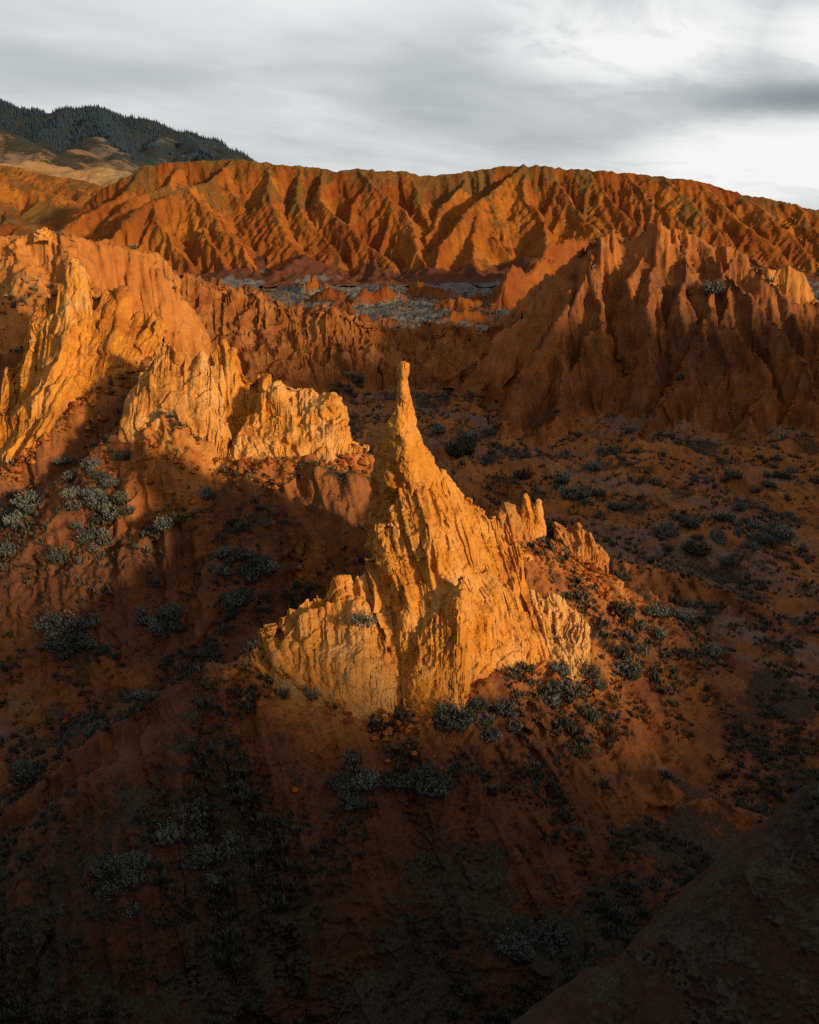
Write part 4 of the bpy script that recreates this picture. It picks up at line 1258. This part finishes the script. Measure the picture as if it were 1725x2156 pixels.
# ------------------------------------------------------------------ shrubs and ground cover
def leaf_mat(name, a, b):
    m = bpy.data.materials.new(name)
    m.use_nodes = True
    t = N(m.node_tree)
    pos = t.add('ShaderNodeNewGeometry').outputs['Position']
    r = t.add('ShaderNodeObjectInfo').outputs['Random']
    n = t.noise(pos, 6.0, 3, 0.7)
    f = t.math('ADD', t.math('MULTIPLY', n, 0.8), t.math('MULTIPLY', r, 0.35))
    tip = t.add('ShaderNodeAttribute', {'attribute_name': 'tip'}).outputs['Fac']
    col = t.mix(t.math('MULTIPLY', t.mapr(f, 0.25, 0.85), t.mapr(tip, 0.1, 0.9)), a, b)
    bs = t.add('ShaderNodeBsdfPrincipled', Base_Color=col, Roughness=0.8)
    bs.inputs['Specular IOR Level'].default_value = 0.2
    t.add('ShaderNodeOutputMaterial', Surface=bs.outputs[0])
    return m


M_SAGE = leaf_mat('sage_leaves', (0.040, 0.044, 0.036), (0.22, 0.25, 0.235))
M_DARKB = leaf_mat('dark_twigs', (0.03, 0.027, 0.018), (0.11, 0.09, 0.06))


def bush_mesh(name, seed, sprigs, leaves, spread=1.0, hgt=0.9):
    r = np.random.RandomState(seed)
    V, Fq, tip = [], [], []
    for i in range(sprigs):
        a = r.rand() * 2 * math.pi
        rad = math.sqrt(r.rand()) * 0.5 * spread
        b = np.array([math.cos(a) * rad * 0.7, math.sin(a) * rad * 0.7, 0.0])
        lean = np.array([math.cos(a) * rad * 0.9, math.sin(a) * rad * 0.9, 1.0]) + r.normal(0, 0.16, 3)
        L = hgt * (0.35 + 0.45 * r.rand()) * (1 - 0.35 * (rad / (0.5 * spread)) ** 2)
        lean = lean / np.linalg.norm(lean) * L
        for j in range(leaves):
            t = (j + 0.3 + r.rand() * 0.6) / leaves
            p = b + lean * t
            d = r.normal(0, 1, 3)
            d[2] = abs(d[2]) * 0.9 + 0.5
            d = d / np.linalg.norm(d)
            s = np.cross(d, r.normal(0, 1, 3))
            s /= np.linalg.norm(s)
            ln, wd = 0.11 * (0.7 + 0.6 * r.rand()), 0.028
            k = len(V)
            V += [p - s * wd, p + s * wd, p + d * ln + s * wd * 0.4, p + d * ln - s * wd * 0.4]
            tip += [t * 0.7, t * 0.7, t * 0.7 + 0.3, t * 0.7 + 0.3]
            Fq.append((k, k + 1, k + 2, k + 3))
    for i in range(26):
        a = r.rand() * 6.283
        k = len(V)
        e = np.array([math.cos(a) * 0.45 * spread, math.sin(a) * 0.45 * spread, hgt * (0.3 + 0.4 * r.rand())])
        q = np.cross(e, (0, 0, 1.0))
        q /= np.linalg.norm(q)
        V += [-q * 0.02, q * 0.02, e + q * 0.008, e - q * 0.008]
        tip += [0, 0, 0, 0]
        Fq.append((k, k + 1, k + 2, k + 3))
    return make_mesh(name, np.array(V), np.array(Fq), {'tip': np.array(tip)}, smooth=False)


SAGES = [bush_mesh('sagebrush', 100 + i, 80, 8, 1.0 + 0.25 * (i % 3), 0.75 + 0.12 * i) for i in range(5)]
DARKS = [bush_mesh('dark_shrub', 200 + i, 95, 8, 1.2, 0.7 + 0.1 * i) for i in range(2)]
for me in SAGES:
    me.materials.append(M_SAGE)
for me in DARKS:
    me.materials.append(M_DARKB)


def ground_hit(px, py, y0=14, y1=240):
    """where the bearing meets the ground"""
    px, py = np.atleast_1d(px).astype(float), np.atleast_1d(py).astype(float)
    ys = np.exp(np.linspace(math.log(y0), math.log(y1), 420))
    u, v = px - CX, py - CY
    dy = F * CP - v * SP
    kx, kz = u / dy, (-F * SP - v * CP) / dy
    Xq = kx[:, None] * ys
    Zq = kz[:, None] * ys
    Hh = h_near(Xq.ravel(), np.broadcast_to(ys, Xq.shape).ravel(), True)[0].reshape(Xq.shape)
    below = Zq < Hh
    i = np.argmax(below, axis=1)
    ok = below.any(axis=1) & (i > 0)
    i = np.maximum(i, 1)
    r = np.arange(len(px))
    d0, d1 = Zq[r, i - 1] - Hh[r, i - 1], Zq[r, i] - Hh[r, i]
    t = np.clip(d0 / (d0 - d1 + 1e-9), 0, 1)
    yy = ys[i - 1] + (ys[i] - ys[i - 1]) * t
    xx = kx * yy
    return xx, yy, h_near(xx, yy, True)[0], ok


# (bearing x, y, width in photo units, dark?, label)
NOTED = [
    (968, 955, 62, 1, 'wide dark shrub on the valley floor just right of the spire'),
    (985, 930, 52, 0, 'pale sagebrush spreading behind the wide dark shrub right of the spire'),
    (925, 910, 34, 0, 'small blue-grey sagebrush beside the path near the spire tip'),
    (1101, 1005, 40, 1, 'round dark shrub on the valley floor above the two-pronged pillar'),
    (1182, 1018, 42, 0, 'tall pale sagebrush leading the row right of the two-pronged pillar'),
    (1212, 1048, 50, 0, 'broad grey sagebrush in the row behind the two-pronged pillar'),
    (1262, 1042, 30, 0, 'small bright sagebrush ending the row in the right valley'),
    (1300, 1070, 44, 0, 'sagebrush with a brownish side alone below the row in the valley'),
    (1252, 990, 34, 0, 'flat pale sagebrush alone in mid valley under the red butte'),
    (1281, 955, 38, 0, 'dull grey sagebrush near the foot of the red butte'),
    (1376, 1018, 30, 0, 'small tufted sagebrush in the middle of the red valley floor'),
    (1402, 1125, 46, 0, 'long leaning sagebrush on the bank of the dry gully'),
    (1465, 1160, 56, 1, 'bushy brown shrub in the dry gully of the right valley'),
    (1160, 1120, 62, 1, 'large dark sagebrush on the crest right of the two-pronged pillar'),
    (1312, 1292, 52, 1, 'dark shrub left of the small curved red outcrop'),
    (1276, 1192, 38, 0, 'grey sagebrush on the slope below the jagged orange outcrop'),
    (1310, 1218, 34, 0, 'pale sagebrush above the small curved red outcrop'),
    (15, 1168, 44, 0, 'bright sagebrush cut by the left edge of the picture'),
    (126, 1182, 40, 0, 'leaning grey sagebrush on the left slope near the picture edge'),
    (430, 1045, 46, 0, 'pale sagebrush in the hollow under the broad pale fin'),
    (345, 1112, 40, 0, 'tufted sagebrush on the crest of the left spur'),
    (378, 1098, 18, 1, 'small round dark shrub on the crest of the left spur'),
    (490, 1102, 24, 1, 'small round dark shrub on the slope of the left spur'),
    (657, 1468, 34, 0, 'low pale sagebrush at the foot of the pale slab'),
    (600, 1466, 26, 0, 'small low sagebrush left of the pale slab foot'),
    (1502, 615, 42, 0, 'light sagebrush clinging high on the shaded butte'),
    (1432, 868 - 70, 24, 0, 'small sagebrush in a cleft of the shaded butte'),
    (632, 800, 26, 0, 'blue-grey sagebrush behind the blocky ochre fin'),
]
# (centre x, y, half width, half height, count, size, group label)
PATCHES = [
    (205, 1060, 62, 90, 34, 34, 'grey sagebrush in the dense patch below the tallest left fin'),
    (30, 1070, 45, 55, 12, 34, 'grey sagebrush in the patch at the left picture edge'),
    (138, 1358, 68, 58, 30, 32, 'pale sagebrush in the patch on the dark lower left slope'),
    (335, 1315, 45, 40, 12, 32, 'dim sagebrush in the hollow left of the great spire hill'),
    (520, 1195, 70, 26, 14, 34, 'dim sagebrush in the hollow behind the pale slab'),
    (500, 1265, 45, 40, 10, 32, 'dark grey sagebrush in the shadow behind the spire hill crest'),
    (740, 1660, 60, 60, 16, 38, 'pale sagebrush in the patch on the near hill below the slab'),
    (890, 1645, 70, 35, 10, 34, 'dim sagebrush right of the near hill patch'),
    (1040, 1510, 95, 45, 13, 40, 'dark sagebrush on the shaded slope below the buttress'),
    (1250, 1440, 110, 60, 10, 40, 'dark sagebrush on the shaded slope below the right outcrops'),
    (265, 1860, 60, 70, 14, 40, 'dim sagebrush in the dark lower left corner slope'),
    (420, 1790, 55, 80, 12, 40, 'dim sagebrush on the dark near hillside'),
    (735, 820, 40, 34, 12, 24, 'grey sagebrush on the slope between the mesa wall and the spire tip'),
    (1560, 1120, 130, 60, 26, 26, 'low sagebrush along the dry gully in the right valley'),
    (1640, 1000, 80, 60, 14, 24, 'low sagebrush at the foot of the shaded butte'),
    (1120, 1990, 90, 50, 10, 44, 'dim sagebrush in the dark foreground hollow'),
    (1430, 1330, 90, 60, 14, 32, 'dim sagebrush on the spur of the right valley'),
    (440, 1383, 30, 9, 6, 20, 'pale tufted sagebrush along the upper crest line running down left from the slab'),
    (300, 1470, 45, 12, 7, 20, 'pale tufted sagebrush along the middle crest line of the near hill'),
    (190, 1545, 50, 14, 7, 22, 'pale tufted sagebrush along the lower crest line of the near hill'),
    (40, 1625, 30, 25, 5, 34, 'dim sagebrush low on the left picture edge'),
]


def put_bush(x, y, z, wpx, dark, label, group=None):
    base = random.choice(DARKS if dark else SAGES)
    o = bpy.data.objects.new('dark_shrub' if dark else 'sagebrush', base)
    COL.objects.link(o)
    width = wpx / F * math.sqrt(y * y + z * z)
    s = width / 1.05
    o.location = (x, y, z - 0.05 * s)
    o.rotation_euler = (random.uniform(-0.1, 0.1), random.uniform(-0.1, 0.1), random.uniform(0, 6.28))
    o.scale = (s, s, s * random.uniform(0.8, 1.1))
    o['label'], o['category'] = label, 'shrub'
    if group:
        o['group'] = group


xs_, ys_, zs_, ok_ = ground_hit([n[0] for n in NOTED], [n[1] for n in NOTED])
for n_, x_, y_, z_, k_ in zip(NOTED, xs_, ys_, zs_, ok_):
    if k_:
        put_bush(x_, y_, z_, n_[2], n_[3], n_[4])
_p = P(765, 1312, 34.25)
put_bush(_p[0], _p[1], _p[2], 42, 0, 'sagebrush rooted on the ledge of the pale slab below the great spire')
for cx_, cy_, hw, hh_, cnt, sz, lb in PATCHES:
    px = cx_ + np.clip(np.random.normal(0, 0.5, cnt), -1.2, 1.2) * hw
    py = cy_ + np.clip(np.random.normal(0, 0.5, cnt), -1.2, 1.2) * hh_
    sizes = [sz * random.uniform(0.62, 1.15) for _ in px]
    sizes[len(px) // 2] = sz * 1.5
    which = {int(np.argmin(px)): 'leftmost ', int(np.argmax(px)): 'rightmost ', int(np.argmin(py)): 'topmost ', int(np.argmax(py)): 'lowest ', len(px) // 2: 'largest '}
    for i_, (x_, y_, z_, k_) in enumerate(zip(*ground_hit(px, py))):
        if k_:
            put_bush(x_, y_, z_, sizes[i_], 0, which.get(i_, '') + lb, lb.replace('grey ', '').replace('pale ', '').replace('dim ', '').replace('dark sage', 'sage'))


def scatter(name, label, mat, count, y0, y1, size, seed, blades=7, power=1.2, thresh=0.42, keepf=None, aspect=1.0):
    """one mass of small tussocks"""
    r = np.random.RandomState(seed)
    y = y0 * (y1 / y0) ** (r.rand(count * 3) ** 0.9)
    x = (r.rand(count * 3) * 2 - 1) * 0.62 * y
    dens = 0.5 + 0.9 * fbm2(x / 4.5, y / 4.5, 3, seed=61) + 0.7 * noise2(x / 1.3, y / 1.3, 77)
    h0, g, _ = h_near(x, y, True)
    e = 0.4
    gx = h_near(x + e, y, False)[0] - h_near(x - e, y, False)[0]
    gy = h_near(x, y + e, False)[0] - h_near(x, y - e, False)[0]
    sl = np.hypot(gx, gy) / (2 * e)
    m = (dens - 0.28 * sstep(0.6, 1.1, sl) > thresh) & (sl < 1.25)
    if keepf is not None:
        m &= keepf(x, y, h0)
    x, y, z = x[m][:count], y[m][:count], h0[m][:count]
    n = len(x)
    s = size * (0.45 + 1.1 * r.rand(n) ** 2) * (0.75 + y / 90)
    V = np.zeros((n, blades, 3, 3), np.float32)
    a = r.rand(n, blades) * 6.283
    rad = r.rand(n, blades) * 0.5
    bx, by = np.cos(a) * rad, np.sin(a) * rad
    wdt = 0.10 + 0.1 * r.rand(n, blades)
    ca, sa = np.cos(a + 1.57), np.sin(a + 1.57)
    for i, (o_, hz) in enumerate(((-1, 0), (1, 0), (0, 1))):
        V[:, :, i, 0] = bx * (1 + 0.7 * hz) + ca * wdt * o_
        V[:, :, i, 1] = by * (1 + 0.7 * hz) + sa * wdt * o_
        V[:, :, i, 2] = hz * (0.45 + 0.35 * r.rand(n, blades)) * aspect - 0.06
    V *= s[:, None, None, None]
    V += np.stack([x, y, z], 1)[:, None, None, :]
    V = V.reshape(-1, 3)
    tip = np.tile([0.1, 0.1, 1.0], n * blades)
    me = make_mesh(name, V, np.arange(len(V)).reshape(-1, 3), {'tip': tip}, smooth=False)
    return link(name, me, mat, label=label, cat='ground cover', kind='stuff')


M_TUFT = leaf_mat('dry_tussock', (0.032, 0.030, 0.020), (0.17, 0.165, 0.125))
scatter('ground_cover', 'low grey-green tussocks scattered over the valley and slopes', M_TUFT, 18000, 17, 105, 0.23, 5)
scatter('basin_scrub', 'fine grey scrub covering the floor of the far basin', M_TUFT, 11000, 135, 245, 0.26, 6, blades=5, thresh=0.1,
        keepf=lambda x, y, h: h < -20.5)
scatter('low_scrub', 'low bluish sage scrub dotted over the shaded ground', M_SAGE, 5200, 17, 110, 0.34, 9, blades=12, thresh=0.62)


def stones():
    """scree under the rocks"""
    r = np.random.RandomState(4)
    n0 = 500
    y = 34 * (95 / 20) ** r.rand(n0)
    x = (r.rand(n0) * 2 - 1) * 0.6 * y
    s = 0.035 + 0.10 * r.rand(n0) ** 4 * (1 + y / 60)
    for r_ in RIDGES:
        if getattr(r_, 'apron', False):
            for _ in range(420):
                k = r.randint(len(r_.p) - 1)
                q = r_.p[k] + (r_.p[k + 1] - r_.p[k]) * r.rand()
                x = np.append(x, q[0] + r.normal(0, 0.7))
                y = np.append(y, q[1] - abs(r.normal(0, 1.1)))
                s = np.append(s, 0.03 + 0.22 * r.rand() ** 3.5 * (q[1] / 40))
    n0 = len(x)
    z = h_near(x, y, True)[0]
    ico = np.array([(0, 0, 1), (0.9, 0, 0.2), (0.28, 0.85, 0.2), (-0.72, 0.53, 0.2), (-0.72, -0.53, 0.2), (0.28, -0.85, 0.2), (0, 0, -0.5)])
    tri = np.array([(0, 1, 2), (0, 2, 3), (0, 3, 4), (0, 4, 5), (0, 5, 1), (6, 2, 1), (6, 3, 2), (6, 4, 3), (6, 5, 4), (6, 1, 5)])
    V = ico[None] * (1 + r.normal(0, 0.22, (n0, 7, 3))) * s[:, None, None] + np.stack([x, y, z], 1)[:, None]
    T = (tri[None] + np.arange(n0)[:, None, None] * 7).reshape(-1, 3)
    me = make_mesh('scree', V.reshape(-1, 3), T, {'tone': np.repeat(r.rand(n0) * 0.5 * np.where(np.arange(n0) < 500, 0.3, 1.3), 7)}, smooth=False)
    link('scree', me, M_ROCKR, label='small loose stones strewn over the slopes', cat='stones', kind='stuff')


stones()


def forest():
    r = np.random.RandomState(8)
    n0 = 42000
    y = 1000 + 480 * r.rand(n0)
    x = -y * (0.16 + 0.38 * r.rand(n0))
    z, g, t = h_mtn(x, y, True)
    keep = (t < 0.3) & (fbm2(x / 60, y / 60, 3, seed=31) > -0.35) | ((t < 0.5) & (fbm2(x / 40, y / 40, 2, seed=35) > 0.25))
    x, y, z = x[keep], y[keep], z[keep]
    n = len(x)
    hgt = (2.0 + 4.5 * r.rand(n) ** 2.0) * (1 + 0.4 * noise2(x / 30, y / 30, 3))
    a = np.arange(5) / 5 * 6.283
    base = np.stack([np.cos(a), np.sin(a), 0 * a], 1)
    V = np.zeros((n, 6, 3))
    V[:, :5] = base[None] * (hgt * 0.2)[:, None, None]
    V[:, 5, 2] = hgt
    V += np.stack([x, y, z - 0.5], 1)[:, None]
    T = np.array([(i, (i + 1) % 5, 5) for i in range(5)])
    T = (T[None] + np.arange(n)[:, None, None] * 6).reshape(-1, 3)
    me = make_mesh('conifer_forest', V.reshape(-1, 3), T, {'tip': np.tile([0, 0, 0, 0, 0, 1.0], n)}, smooth=False)
    link('conifer_forest', me, leaf_mat('conifers', (0.016, 0.034, 0.056), (0.034, 0.062, 0.096)), label='dark conifer forest covering the distant mountain', cat='forest', kind='stuff')


forest()
